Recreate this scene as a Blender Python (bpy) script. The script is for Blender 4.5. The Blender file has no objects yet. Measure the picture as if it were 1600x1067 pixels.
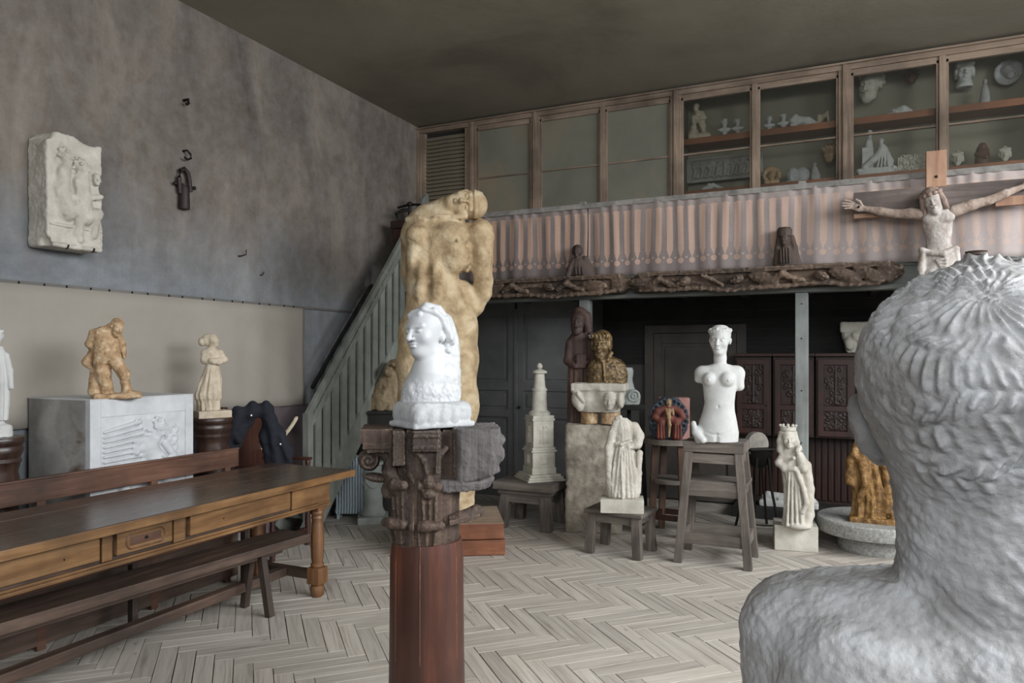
import bpy, bmesh, math, random
import numpy as np
from mathutils import Matrix, Vector, Euler
PI = math.pi
random.seed(7); RNG = np.random.default_rng(7)
SC = bpy.context.scene
COL = SC.collection

# ---------------------------------------------------------------- camera, world, light, exposure
H, F, YAW = 1.65, 1134.0, math.radians(24.84)
SN, CS = math.sin(YAW), math.cos(YAW)
cam_d = bpy.data.cameras.new('camera'); cam = bpy.data.objects.new('camera', cam_d); COL.objects.link(cam)
cam.location = (0, 0, H); cam.rotation_euler = (PI/2, 0, YAW)
cam_d.sensor_width = 36; cam_d.lens = F/1600*36; cam_d.shift_y = 22.5/1600; cam_d.clip_start = 0.05
SC.camera = cam
SC.view_settings.view_transform = 'Standard'; SC.view_settings.look = 'None'
SC.view_settings.gamma = 1; SC.view_settings.use_curve_mapping = False
SC.view_settings.exposure = 0.0
w = bpy.data.worlds.new('sky'); SC.world = w; w.use_nodes = True
w.node_tree.nodes['Background'].inputs[0].default_value = (0.85, 0.92, 1.0, 1)
w.node_tree.nodes['Background'].inputs[1].default_value = 1.0

def area(name, loc, rot, sx, sy, power, color):
    l = bpy.data.lights.new(name, 'AREA'); l.shape = 'RECTANGLE'; l.size = sx; l.size_y = sy
    l.energy = power; l.color = color
    o = bpy.data.objects.new(name, l); COL.objects.link(o); o.location = loc; o.rotation_euler = rot
    return o
# overcast daylight coming down through the tall studio windows (one in the right wall, one behind the camera)
area('daylight_right', (4.7, 2.7, 4.1), (0, math.radians(52), 0), 3.2, 7.4, 1330, (0.96, 0.98, 1.0))
area('daylight_rear', (1.2, -3.5, 4.2), (math.radians(54), 0, 0), 4.6, 3.0, 430, (0.96, 0.98, 1.0))

# ---------------------------------------------------------------- photograph geometry
def ray(px): return (px-800)/F
def at(px, py, d):
    r = ray(px); return Vector((d*(-SN+CS*r), d*(CS+SN*r), H-(py-556)*d/F))
def onY(px, py, Y): return at(px, py, Y/(CS+SN*ray(px)))
def onX(px, py, X): return at(px, py, X/(-SN+CS*ray(px)))
def fdepth(py): return H*F/(py-556)
def facing(px, rel=0): return YAW-math.atan(ray(px))+math.radians(rel)

# ---------------------------------------------------------------- materials
def lin(c):
    return tuple(((v/255)/12.92 if v/255 <= .04045 else ((v/255+.055)/1.055)**2.4) for v in c)+(1,)
class NT:
    def __init__(s, name):
        s.m = bpy.data.materials.new(name); s.m.use_nodes = True; s.t = s.m.node_tree
        s.b = s.t.nodes['Principled BSDF']; s.out = s.t.nodes['Material Output']
    def n(s, typ, **kw):
        nd = s.t.nodes.new(typ)
        for k, v in kw.items():
            if k.startswith('i_'):
                nm = k[2:].replace('_', ' ')
                nd.inputs[nm].default_value = v
            else: setattr(nd, k, v)
        return nd
    def l(s, a, b): s.t.links.new(a, b)
    def coord(s, scale=(1, 1, 1), kind='Object'):
        tc = s.n('ShaderNodeTexCoord'); mp = s.n('ShaderNodeMapping')
        mp.inputs['Scale'].default_value = scale; s.l(tc.outputs[kind], mp.inputs[0]); return mp.outputs[0]
    def noise(s, vec, scale, detail=4, rough=.55, dist=0):
        nd = s.n('ShaderNodeTexNoise'); nd.inputs['Scale'].default_value = scale
        nd.inputs['Detail'].default_value = detail; nd.inputs['Roughness'].default_value = rough
        nd.inputs['Distortion'].default_value = dist; s.l(vec, nd.inputs['Vector']); return nd.outputs['Fac']
    def ramp(s, fac, stops):
        r = s.n('ShaderNodeValToRGB'); e = r.color_ramp.elements
        while len(e) < len(stops): e.new(.5)
        for i, (p, c) in enumerate(stops): e[i].position = p; e[i].color = lin(c) if len(c) == 3 else c
        s.l(fac, r.inputs[0]); return r.outputs[0]
    def mix(s, fac, a, b, mode='MIX'):
        m = s.n('ShaderNodeMix', data_type='RGBA', blend_type=mode)
        for sock, v in ((m.inputs[0], fac), (m.inputs[6], a), (m.inputs[7], b)):
            if isinstance(v, (int, float)): sock.default_value = v
            elif isinstance(v, tuple): sock.default_value = v
            else: s.l(v, sock)
        return m.outputs[2]
    def math(s, op, a, b=0.0, c=None):
        m = s.n('ShaderNodeMath', operation=op)
        for i, v in enumerate((a, b) if c is None else (a, b, c)):
            if isinstance(v, (int, float)): m.inputs[i].default_value = v
            else: s.l(v, m.inputs[i])
        return m.outputs[0]
    def bump(s, h, dist=.003, strength=1, prev=None):
        b = s.n('ShaderNodeBump'); b.inputs['Distance'].default_value = dist; b.inputs['Strength'].default_value = strength
        s.l(h, b.inputs['Height'])
        if prev is not None: s.l(prev, b.inputs['Normal'])
        return b.outputs[0]

def mat(name, cols, scale=6, rough=.8, bump=.002, bscale=60, stretch=(1, 1, 1), metal=0, detail=5,
        stain=None, stain_scale=2, stain_lo=.5, stain_hi=.7, coat=0, ro_var=0, vary=0, pits=0, worn=None):
    t = NT(name); v = t.coord(stretch)
    n = t.noise(v, scale, detail, .6, .3)
    k = len(cols)
    col = t.ramp(n, [(.3+.4*i/max(1, k-1), c) for i, c in enumerate(cols)])
    if stain:
        v2 = t.coord((1, 1, 1)); sn = t.noise(v2, stain_scale, 5, .6, .5)
        f = t.ramp(sn, [(stain_lo, (0, 0, 0)), (stain_hi, (255, 255, 255))])
        col = t.mix(f, col, lin(stain))
    if worn:
        g = t.n('ShaderNodeNewGeometry')
        f = t.ramp(g.outputs['Pointiness'], [(.50, (0, 0, 0)), (.58, (255, 255, 255))])
        col = t.mix(f, col, lin(worn))
    if vary:
        oi = t.n('ShaderNodeObjectInfo'); hsv = t.n('ShaderNodeHueSaturation')
        val = t.math('MULTIPLY_ADD', oi.outputs['Random'], vary, 1-vary*.5)
        t.l(val, hsv.inputs['Value']); t.l(col, hsv.inputs['Color']); col = hsv.outputs[0]
    t.l(col, t.b.inputs['Base Color'])
    t.b.inputs['Roughness'].default_value = rough; t.b.inputs['Metallic'].default_value = metal
    t.b.inputs['Coat Weight'].default_value = coat; t.b.inputs['Coat Roughness'].default_value = .25
    if ro_var:
        t.l(t.math('MULTIPLY_ADD', n, ro_var, rough-ro_var*.5), t.b.inputs['Roughness'])
    nb = t.noise(t.coord(stretch), bscale, 6, .65)
    nrm = t.bump(nb, bump)
    if pits:
        vo = t.n('ShaderNodeTexVoronoi'); vo.inputs['Scale'].default_value = bscale*.7; t.l(t.coord(), vo.inputs['Vector'])
        p = t.ramp(vo.outputs['Distance'], [(.0, (0, 0, 0)), (.22, (255, 255, 255))]); nrm = t.bump(p, pits, 1, nrm)
    t.l(nrm, t.b.inputs['Normal'])
    return t.m

def wood(name, cols, axis=2, rough=.55, scale=2.2, bump=.0015, ring=14, coat=0, vary=0, stain=None, worn=None):
    st = [14, 14, 14]; st[axis] = 1.0
    t = NT(name); v = t.coord(tuple(st))
    n = t.noise(v, scale, 8, .65, .6)
    k = len(cols)
    col = t.ramp(n, [(.28+.44*i/max(1, k-1), c) for i, c in enumerate(cols)])
    big = t.noise(t.coord(), 1.7, 4, .6)
    col = t.mix(t.ramp(big, [(.35, (0, 0, 0)), (.75, (255, 255, 255))]), col, lin(stain or tuple(int(x*.72) for x in cols[0])))
    if worn:
        g = t.n('ShaderNodeNewGeometry')
        col = t.mix(t.ramp(g.outputs['Pointiness'], [(.51, (0, 0, 0)), (.60, (230, 230, 230))]), col, lin(worn))
    if vary:
        oi = t.n('ShaderNodeObjectInfo'); hsv = t.n('ShaderNodeHueSaturation')
        t.l(t.math('MULTIPLY_ADD', oi.outputs['Random'], vary, 1-vary*.5), hsv.inputs['Value'])
        t.l(col, hsv.inputs['Color']); col = hsv.outputs[0]
    t.l(col, t.b.inputs['Base Color'])
    t.l(t.math('MULTIPLY_ADD', n, .25, rough-.12), t.b.inputs['Roughness'])
    t.b.inputs['Coat Weight'].default_value = coat; t.b.inputs['Coat Roughness'].default_value = .3
    nb = t.noise(t.coord(tuple(st)), scale*3, 8, .7)
    t.l(t.bump(nb, bump), t.b.inputs['Normal'])
    return t.m

M = {}
M['plaster'] = mat('white_plaster', [(176, 177, 175), (204, 204, 201)], 5, .85, .0015, 90, stain=(176, 172, 164), stain_lo=.55, stain_hi=.85)
M['marble'] = mat('white_marble', [(176, 178, 180), (194, 196, 197)], 4, .5, .0004, 120)
M['marble_rough'] = mat('rough_marble', [(158, 160, 162), (188, 190, 190)], 14, .8, .004, 90)
M['old_plaster'] = mat('grey_plaster', [(136, 134, 132), (170, 170, 171), (194, 196, 199)], 7, .6, .004, 60, stain=(108, 100, 93), stain_scale=3.5, stain_lo=.45, stain_hi=.8)
M['sandstone'] = mat('pale_stone', [(172, 166, 154), (206, 201, 190)], 8, .9, .003, 130, stain=(160, 150, 132), stain_lo=.5, stain_hi=.85, pits=.001)
M['limestone'] = mat('grey_limestone', [(176, 172, 160), (208, 204, 192)], 8, .9, .003, 120, stain=(140, 134, 120), stain_lo=.5, stain_hi=.85)
M['rough_stone'] = mat('rough_weathered_stone', [(120, 112, 98), (160, 152, 138), (190, 182, 168)], 7, .95, .008, 60, pits=.003, stain=(110, 104, 94), stain_scale=3)
M['granite'] = mat('grey_granite', [(120, 120, 116), (150, 150, 146), (178, 178, 172)], 45, .9, .003, 120)
M['cast_stone'] = mat('cast_stone', [(184, 186, 188), (206, 208, 210)], 8, .85, .002, 90)
M['concrete'] = mat('grey_block', [(128, 126, 122), (150, 148, 144), (172, 170, 166)], 4, .9, .002, 70, stain=(92, 66, 44), stain_scale=2.3, stain_lo=.62, stain_hi=.74)
M['ochre'] = mat('ochre_plaster', [(132, 110, 80), (178, 156, 122), (206, 190, 160)], 6, .8, .004, 60, stain=(120, 98, 74), stain_scale=9, stain_lo=.6, stain_hi=.85, pits=.0012)
M['terracotta_buff'] = mat('buff_terracotta', [(126, 98, 68), (172, 142, 106), (206, 184, 154)], 22, .7, .003, 80)
M['cream_clay'] = mat('cream_clay', [(172, 156, 134), (206, 194, 174)], 14, .8, .002, 80)
M['gold'] = mat('gilded_ochre', [(74, 52, 26), (122, 90, 48), (158, 124, 74)], 16, .55, .004, 70, metal=.2)
M['bronze'] = mat('gilded_bronze', [(58, 46, 34), (96, 78, 54), (134, 112, 78)], 22, .36, .005, 75, metal=.35, worn=(170, 144, 100))
M['cloth_wall'] = mat('linen_cloth', [(146, 140, 130), (162, 156, 146)], 1.2, .95, .0008, 500)
M['wood_capital'] = wood('weathered_dark_oak', [(40, 30, 24), (82, 64, 52), (122, 100, 85)], 2, .65, 1.8, .007, worn=(150, 132, 118))
M['wood_capital_grey'] = wood('weathered_grey_oak', [(84, 79, 78), (114, 108, 107), (144, 138, 137)], 2, .85, 1.6, .008)
M['column'] = wood('red_brown_column_wood', [(48, 28, 22), (78, 44, 33), (108, 62, 44)], 2, .45, .9, .0008, coat=.15)
M['table_top'] = wood('polished_dark_walnut', [(58, 44, 34), (84, 66, 50), (104, 84, 66)], 1, .24, 1.6, .0006, coat=.25)
M['table'] = wood('honey_walnut', [(92, 62, 36), (142, 104, 64), (174, 136, 92)], 1, .42, 1.2, .0012, coat=.1)
M['table_leg'] = wood('honey_walnut_leg', [(72, 48, 30), (122, 84, 52), (148, 108, 70)], 2, .45, 1.4, .0012)
M['bench'] = wood('worn_brown_bench_wood', [(58, 44, 36), (92, 72, 60), (118, 96, 82)], 1, .6, 1.4, .002)
M['bench_leg'] = wood('worn_brown_bench_leg', [(58, 46, 40), (92, 76, 66)], 2, .65, 1.6, .002)
M['pew'] = wood('reddish_bench_wood', [(66, 44, 34), (102, 70, 54), (126, 92, 74)], 1, .5, 1.4, .0015)
M['pedestal'] = wood('dark_turned_mahogany', [(38, 26, 22), (68, 48, 40), (86, 64, 54)], 2, .38, 1.3, .001, coat=.2)
M['chair'] = wood('dark_red_chair_wood', [(46, 26, 21), (74, 42, 33), (88, 54, 43)], 2, .42, 1.4, .001, coat=.15)
M['stool'] = wood('grey_weathered_stool_wood', [(78, 71, 65), (114, 105, 97), (142, 134, 126)], 0, .8, 1.6, .003)
M['stool_leg'] = wood('grey_weathered_stool_leg', [(74, 67, 61), (110, 101, 93), (138, 129, 121)], 2, .8, 1.6, .003)
M['stand'] = wood('brown_stand_wood', [(52, 38, 30), (90, 66, 50), (110, 86, 68)], 2, .7, 1.6, .002)
M['plinth'] = wood('orange_pine_plinth', [(118, 68, 42), (158, 98, 64), (188, 134, 98)], 0, .6, 1.4, .002)
M['plinth_top'] = wood('dusty_plinth_top', [(150, 128, 108), (180, 160, 142)], 0, .8, 1.4, .001)
M['door'] = mat('dark_grey_painted_door', [(92, 93, 94), (112, 112, 112)], 3, .45, .0008, 60)
M['door_brown'] = mat('dim_brown_door', [(58, 54, 50), (80, 74, 68)], 3, .7, .0008, 60)
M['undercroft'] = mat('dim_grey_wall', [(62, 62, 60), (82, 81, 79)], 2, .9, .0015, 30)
M['black_beam'] = mat('dark_boards', [(24, 23, 22), (38, 36, 34)], 5, .85, .001, 60)
M['cupboard'] = wood('dark_red_cupboard', [(34, 18, 13), (58, 31, 21), (76, 42, 29)], 2, .5, 1.4, .001)
M['cupboard_panel'] = mat('carved_dark_panel', [(30, 18, 14), (48, 30, 22)], 20, .55, .004, 50)
M['carved_beam'] = wood('carved_old_oak', [(46, 36, 28), (92, 74, 60), (126, 106, 90)], 0, .8, 1.6, .008, worn=(156, 136, 118))
M['dark_saint'] = wood('dark_old_carving', [(42, 32, 27), (74, 58, 49), (98, 80, 69)], 2, .7, 1.8, .004)
M['wood_saint'] = wood('reddish_old_carving', [(48, 34, 29), (82, 60, 52), (108, 84, 73)], 2, .65, 1.6, .004)
M['frame'] = wood('worn_painted_frame', [(104, 88, 74), (146, 126, 108), (164, 148, 130)], 2, .8, 1.2, .003)
M['frame_h'] = wood('worn_painted_rail', [(104, 88, 74), (146, 126, 108), (164, 148, 130)], 0, .8, 1.2, .003)
M['louver'] = wood('grey_green_slat', [(124, 114, 96), (150, 138, 116)], 0, .8, 1.2, .001)
M['frost'] = mat('dusty_painted_pane', [(104, 104, 92), (124, 122, 108)], 1.5, .5, .0003, 30, stain=(134, 120, 100), stain_scale=1.2)
M['case_back'] = mat('case_back_grey_green', [(124, 122, 108), (142, 138, 124)], 1.4, .9, .0004, 60)
M['shelf'] = wood('orange_brown_shelf', [(128, 72, 40), (164, 98, 56)], 0, .5, 1.2, .0008)
M['post'] = wood('grey_green_painted_post', [(112, 117, 115), (142, 147, 144), (166, 169, 165)], 2, .6, 1.0, .001)
M['beam'] = mat('grey_green_painted_beam', [(84, 88, 84), (112, 114, 108)], 4, .7, .001, 60, stretch=(.4, 2, 2))
M['ledge'] = mat('dusty_rail_ledge', [(98, 96, 92), (150, 146, 140)], 9, .85, .002, 60)
M['stair'] = wood('grey_green_stair_paint', [(112, 116, 108), (136, 140, 132), (150, 154, 144)], 2, .6, .8, .0008)
M['iron'] = mat('black_iron', [(20, 19, 18), (38, 36, 34)], 10, .55, .001, 80, metal=.5)
M['clamp'] = mat('dark_clamp_wood', [(30, 20, 18), (50, 36, 32)], 8, .6, .001, 80)
M['coat'] = mat('navy_coat_wool', [(16, 18, 26), (28, 31, 42)], 6, .9, .002, 300)
M['rope'] = mat('cream_rope', [(190, 178, 150), (220, 208, 184)], 30, .9, .002, 200)
M['radiator'] = mat('pale_blue_radiator', [(168, 182, 190), (186, 198, 204)], 3, .45, .0005, 40)
M['grey_plinth'] = mat('grey_glazed_pedestal', [(132, 138, 134), (164, 168, 162)], 6, .6, .0008, 60)
M['cracked'] = mat('cracked_carved_wood', [(110, 94, 72), (156, 138, 110), (176, 160, 132)], 6, .85, .008, 40, stretch=(1, 1, .4), stain=(96, 78, 58), stain_scale=8)
M['red_relief'] = mat('brick_red_paint', [(82, 40, 33), (116, 62, 50)], 18, .7, .003, 60)
M['blue_relief'] = mat('blue_black_paint', [(28, 34, 42), (52, 62, 72)], 18, .6, .003, 60)
M['pink_back'] = mat('pink_stone_block', [(140, 98, 90), (168, 126, 118)], 12, .85, .002, 80)
M['skin_relief'] = mat('worn_gilt_figure', [(120, 96, 66), (164, 138, 100)], 20, .6, .002, 80)
M['grind'] = mat('grindstone_grey', [(132, 128, 120), (166, 160, 150)], 14, .9, .002, 90)
M['cross_wood'] = wood('faded_grey_cross_wood', [(78, 68, 64), (110, 98, 92), (130, 118, 112)], 0, .8, 1.2, .003)
M['cross_orange'] = wood('pale_orange_cross_wood', [(146, 108, 86), (176, 138, 112), (194, 160, 136)], 2, .8, 1.2, .002)
M['christ'] = mat('worn_white_paint_on_wood', [(142, 132, 124), (192, 186, 180)], 14, .8, .003, 70, stretch=(1, 1, .5), stain=(132, 110, 94), stain_scale=6, stain_lo=.5, stain_hi=.75)
M['christ_arm'] = mat('worn_arm_paint', [(132, 112, 98), (176, 160, 148)], 14, .8, .003, 70)
M['christ_hair'] = mat('reddish_worn_hair', [(116, 96, 86), (164, 144, 132)], 20, .8, .003, 70)
M['brown_fig'] = mat('brown_glazed_clay', [(58, 34, 26), (98, 60, 44)], 18, .6, .003, 70)
M['pink_tex'] = mat('dusty_plum_wall', [(92, 80, 84), (108, 98, 100)], 6, .9, .001, 60)
M['white_dot'] = mat('small_white_button', [(220, 220, 220), (235, 235, 235)], 4, .4, .0002, 60)

def make_glass():
    t = NT('old_case_glass')
    gl = t.n('ShaderNodeBsdfGlossy'); gl.inputs['Roughness'].default_value = .04
    tr = t.n('ShaderNodeBsdfTransparent'); tr.inputs[0].default_value = (.97, .98, .965, 1)
    df = t.n('ShaderNodeBsdfDiffuse'); df.inputs[0].default_value = (.5, .48, .42, 1)
    fr = t.n('ShaderNodeFresnel'); fr.inputs[0].default_value = 1.5
    m1 = t.n('ShaderNodeMixShader'); m1.inputs[0].default_value = .02
    t.l(tr.outputs[0], m1.inputs[1]); t.l(df.outputs[0], m1.inputs[2])
    m2 = t.n('ShaderNodeMixShader'); t.l(fr.outputs[0], m2.inputs[0]); t.l(m1.outputs[0], m2.inputs[1]); t.l(gl.outputs[0], m2.inputs[2])
    t.l(m2.outputs[0], t.out.inputs[0]); t.m.use_nodes = True
    return t.m
M['glass'] = make_glass()

def make_wall():
    t = NT('stained_grey_plaster_wall'); v = t.coord((1, 1, 1), 'Object')
    a = t.noise(v, .5, 7, .62, .9)
    col = t.ramp(a, [(.32, (88, 92, 96)), (.5, (120, 125, 130)), (.66, (146, 151, 155))])
    drip = t.noise(t.coord((6, 6, .5)), .9, 6, .65, .3)
    col = t.mix(t.ramp(drip, [(.45, (0, 0, 0)), (.75, (170, 170, 170))]), col, lin((88, 80, 74)))
    tc = t.n('ShaderNodeTexCoord'); sx = t.n('ShaderNodeSeparateXYZ'); t.l(tc.outputs['Object'], sx.inputs[0])
    hgt = t.math('ADD', sx.outputs[2], t.math('MULTIPLY', t.noise(v, 1.1, 4), 1.6))
    # darker brown above, grey-blue below, blended by height with noise
    up = t.ramp(t.math('MULTIPLY_ADD', hgt, .4, -1.05), [(.08, (0, 0, 0)), (.42, (255, 255, 255))])
    br = t.ramp(t.noise(t.coord((1.6, 1.6, .7)), 1.0, 7, .65, .8), [(.3, (76, 63, 52)), (.5, (104, 92, 79)), (.7, (136, 124, 109))])
    col = t.mix(t.math('MULTIPLY', up, .9), col, br)
    fine = t.noise(v, 9, 7, .7)
    col = t.mix(.16, col, t.ramp(fine, [(.3, (60, 58, 56)), (.7, (176, 178, 180))]))
    t.l(col, t.b.inputs['Base Color']); t.b.inputs['Roughness'].default_value = .8
    t.l(t.bump(t.noise(v, 14, 8, .7), .006), t.b.inputs['Normal'])
    return t.m
M['wall'] = make_wall()
M['ceiling'] = mat('smoky_ceiling', [(118, 112, 98), (140, 134, 118), (152, 144, 128)], .7, .95, .003, 12)
M['rear'] = mat('plain_grey_wall', [(96, 94, 90), (118, 116, 112)], 1, .9, .002, 14)

def make_floor_mat():
    t = NT('scrubbed_pine'); oi = t.n('ShaderNodeObjectInfo')
    at_ = t.n('ShaderNodeAttribute'); at_.attribute_name = 'tone'
    tc = t.n('ShaderNodeTexCoord'); mp = t.n('ShaderNodeMapping'); mp.inputs['Scale'].default_value = (1.4, 22, 22)
    t.l(tc.outputs['UV'], mp.inputs[0])
    n = t.noise(mp.outputs[0], 1.3, 8, .65, .8)
    col = t.ramp(n, [(.25, (146, 138, 128)), (.5, (186, 179, 169)), (.75, (203, 197, 187))])
    g = t.coord((1, 1, 1), 'Generated')
    big = t.noise(t.n('ShaderNodeNewGeometry').outputs['Position'], 1.0, 5, .6)
    col = t.mix(t.ramp(big, [(.5, (0, 0, 0)), (.74, (130, 130, 130))]), col, lin((166, 146, 124)))
    vo = t.n('ShaderNodeTexVoronoi'); mp2 = t.n('ShaderNodeMapping'); mp2.inputs['Scale'].default_value = (2.2, 5, 5)
    t.l(tc.outputs['UV'], mp2.inputs[0]); t.l(mp2.outputs[0], vo.inputs['Vector']); vo.inputs['Scale'].default_value = 1.6
    kn = t.ramp(vo.outputs['Distance'], [(.0, (255, 255, 255)), (.07, (200, 200, 200)), (.1, (0, 0, 0))])
    col = t.mix(t.math('MULTIPLY', kn, .6), col, lin((108, 94, 84)))
    hsv = t.n('ShaderNodeHueSaturation'); t.l(t.math('MULTIPLY_ADD', at_.outputs['Fac'], .26, .80), hsv.inputs['Value'])
    t.l(col, hsv.inputs['Color']); t.l(hsv.outputs[0], t.b.inputs['Base Color'])
    t.b.inputs['Roughness'].default_value = .62
    t.l(t.bump(n, .002), t.b.inputs['Normal'])
    return t.m
M['plank'] = make_floor_mat()

# ---------------------------------------------------------------- objects
def link(name, me, m=None, parent=None, loc=(0, 0, 0), rot=(0, 0, 0)):
    o = bpy.data.objects.new(name, me); COL.objects.link(o)
    if m is not None and me is not None: me.materials.append(M[m] if isinstance(m, str) else m)
    if parent is not None: o.parent = parent
    o.location = loc; o.rotation_euler = rot
    return o
def thing(name, label, cat, loc=(0, 0, 0), rotz=0, group=None):
    o = link(name, None, None, None, loc, (0, 0, rotz)); return tag(o, label, cat, group)
def tag(o, label, cat, group=None):
    o['label'] = label; o['category'] = cat
    if group: o['group'] = group
    return o
def struct(o): o['kind'] = 'structure'; return o

class MB:
    """collects shapes into one mesh"""
    def __init__(s): s.bm = bmesh.new()
    def _xf(s, vs, loc, rot):
        mt = Matrix.Translation(loc) @ Euler(rot).to_matrix().to_4x4()
        bmesh.ops.transform(s.bm, matrix=mt, verts=vs)
    def box(s, c, size, rot=(0, 0, 0), bev=0.0):
        r = bmesh.ops.create_cube(s.bm, size=1); vs = r['verts']
        bmesh.ops.scale(s.bm, vec=size, verts=vs)
        if bev > 0:
            es = list({e for v in vs for e in v.link_edges})
            rr = bmesh.ops.bevel(s.bm, geom=es, offset=bev, segments=2, affect='EDGES', profile=.6)
            vs = list({v for f in rr['faces'] for v in f.verts} | {v for v in vs if v.is_valid})
        s._xf(vs, c, rot); return s
    def span(s, x0, x1, y0, y1, z0, z1, bev=0.0):
        return s.box(((x0+x1)/2, (y0+y1)/2, (z0+z1)/2), (abs(x1-x0), abs(y1-y0), abs(z1-z0)), (0, 0, 0), bev)
    def bar(s, a, b, wx, wy, bev=0.0, up=(0, 1, 0)):
        """square bar from a to b"""
        a = Vector(a); b = Vector(b); d = (b-a); L = d.length; z = d.normalized()
        x = Vector(up).cross(z); x = x.normalized() if x.length > 1e-4 else Vector((1, 0, 0)); y = z.cross(x)
        r = bmesh.ops.create_cube(s.bm, size=1); vs = r['verts']
        bmesh.ops.scale(s.bm, vec=(wx, wy, L), verts=vs)
        if bev > 0:
            es = list({e for v in vs for e in v.link_edges})
            rr = bmesh.ops.bevel(s.bm, geom=es, offset=bev, segments=2, affect='EDGES', profile=.6)
            vs = list({v for f in rr['faces'] for v in f.verts} | {v for v in vs if v.is_valid})
        mt = Matrix((x, y, z)).transposed().to_4x4(); mt.translation = (a+b)/2
        bmesh.ops.transform(s.bm, matrix=mt, verts=vs); return s
    def lathe(s, prof, seg=32, loc=(0, 0, 0), rot=(0, 0, 0), sx=1, sy=1, arc=None):
        rings = []; vs = []
        for r, z in prof:
            ring = [s.bm.verts.new((r*sx*math.cos(2*PI*i/seg), r*sy*math.sin(2*PI*i/seg), z)) for i in range(seg)]
            rings.append(ring); vs += ring
        for a, b in zip(rings, rings[1:]):
            for i in range(seg):
                j = (i+1) % seg; s.bm.faces.new((a[i], a[j], b[j], b[i]))
        s.bm.faces.new(list(reversed(rings[0]))); s.bm.faces.new(rings[-1])
        s._xf(vs, loc, rot); return s
    def tube(s, pts, r, seg=10, rr=None):
        pts = [Vector(p) for p in pts]; rings = []
        up = Vector((0, 0, 1))
        for i, p in enumerate(pts):
            d = (pts[min(i+1, len(pts)-1)]-pts[max(i-1, 0)]).normalized()
            x = d.cross(up); x = x.normalized() if x.length > .05 else d.cross(Vector((1, 0, 0))).normalized()
            y = d.cross(x); q = rr[i] if rr else r
            rings.append([s.bm.verts.new(p+q*(math.cos(2*PI*k/seg)*x+math.sin(2*PI*k/seg)*y)) for k in range(seg)])
        for a, b in zip(rings, rings[1:]):
            for i in range(seg):
                j = (i+1) % seg; s.bm.faces.new((a[i], a[j], b[j], b[i]))
        s.bm.faces.new(list(reversed(rings[0]))); s.bm.faces.new(rings[-1]); return s
    def ball(s, c, r, seg=16):
        rr = bmesh.ops.create_uvsphere(s.bm, u_segments=seg, v_segments=max(6, seg//2), radius=1)
        r = r if isinstance(r, tuple) else (r, r, r)
        bmesh.ops.scale(s.bm, vec=r, verts=rr['verts']); bmesh.ops.translate(s.bm, vec=c, verts=rr['verts']); return s
    def build(s, name, m, parent=None, loc=(0, 0, 0), rot=(0, 0, 0), smooth=False):
        bmesh.ops.recalc_face_normals(s.bm, faces=s.bm.faces)
        me = bpy.data.meshes.new(name); s.bm.to_mesh(me); s.bm.free()
        if smooth:
            me.polygons.foreach_set('use_smooth', [True]*len(me.polygons))
            me.set_sharp_from_angle(angle=math.radians(38))
        return link(name, me, m, parent, loc, rot)

# ---------------------------------------------------------------- sculpting engine: smooth implicit shapes -> mesh
def vnoise(P, f, seed=0):
    p = P*f+seed*17.3; i = np.floor(p).astype(np.int64); u = p-i; u = u*u*(3-2*u)
    def h(dx, dy, dz):
        n = ((i[:, 0]+dx)*374761393+(i[:, 1]+dy)*668265263+(i[:, 2]+dz)*1274126177) & 0xffffffff
        n = ((n ^ (n >> 13))*1103515245) & 0xffffffff; n = (n ^ (n >> 16)) & 0xffff
        return n/32767.5-1
    ux, uy, uz = u[:, 0], u[:, 1], u[:, 2]
    def lx(dy, dz): return h(0, dy, dz)*(1-ux)+h(1, dy, dz)*ux
    return (lx(0, 0)*(1-uy)+lx(1, 0)*uy)*(1-uz)+(lx(0, 1)*(1-uy)+lx(1, 1)*uy)*uz
def fbm(P, f, o=3, seed=0):
    return sum(vnoise(P, f*2**k, seed+k)/2**k for k in range(o))

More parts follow.
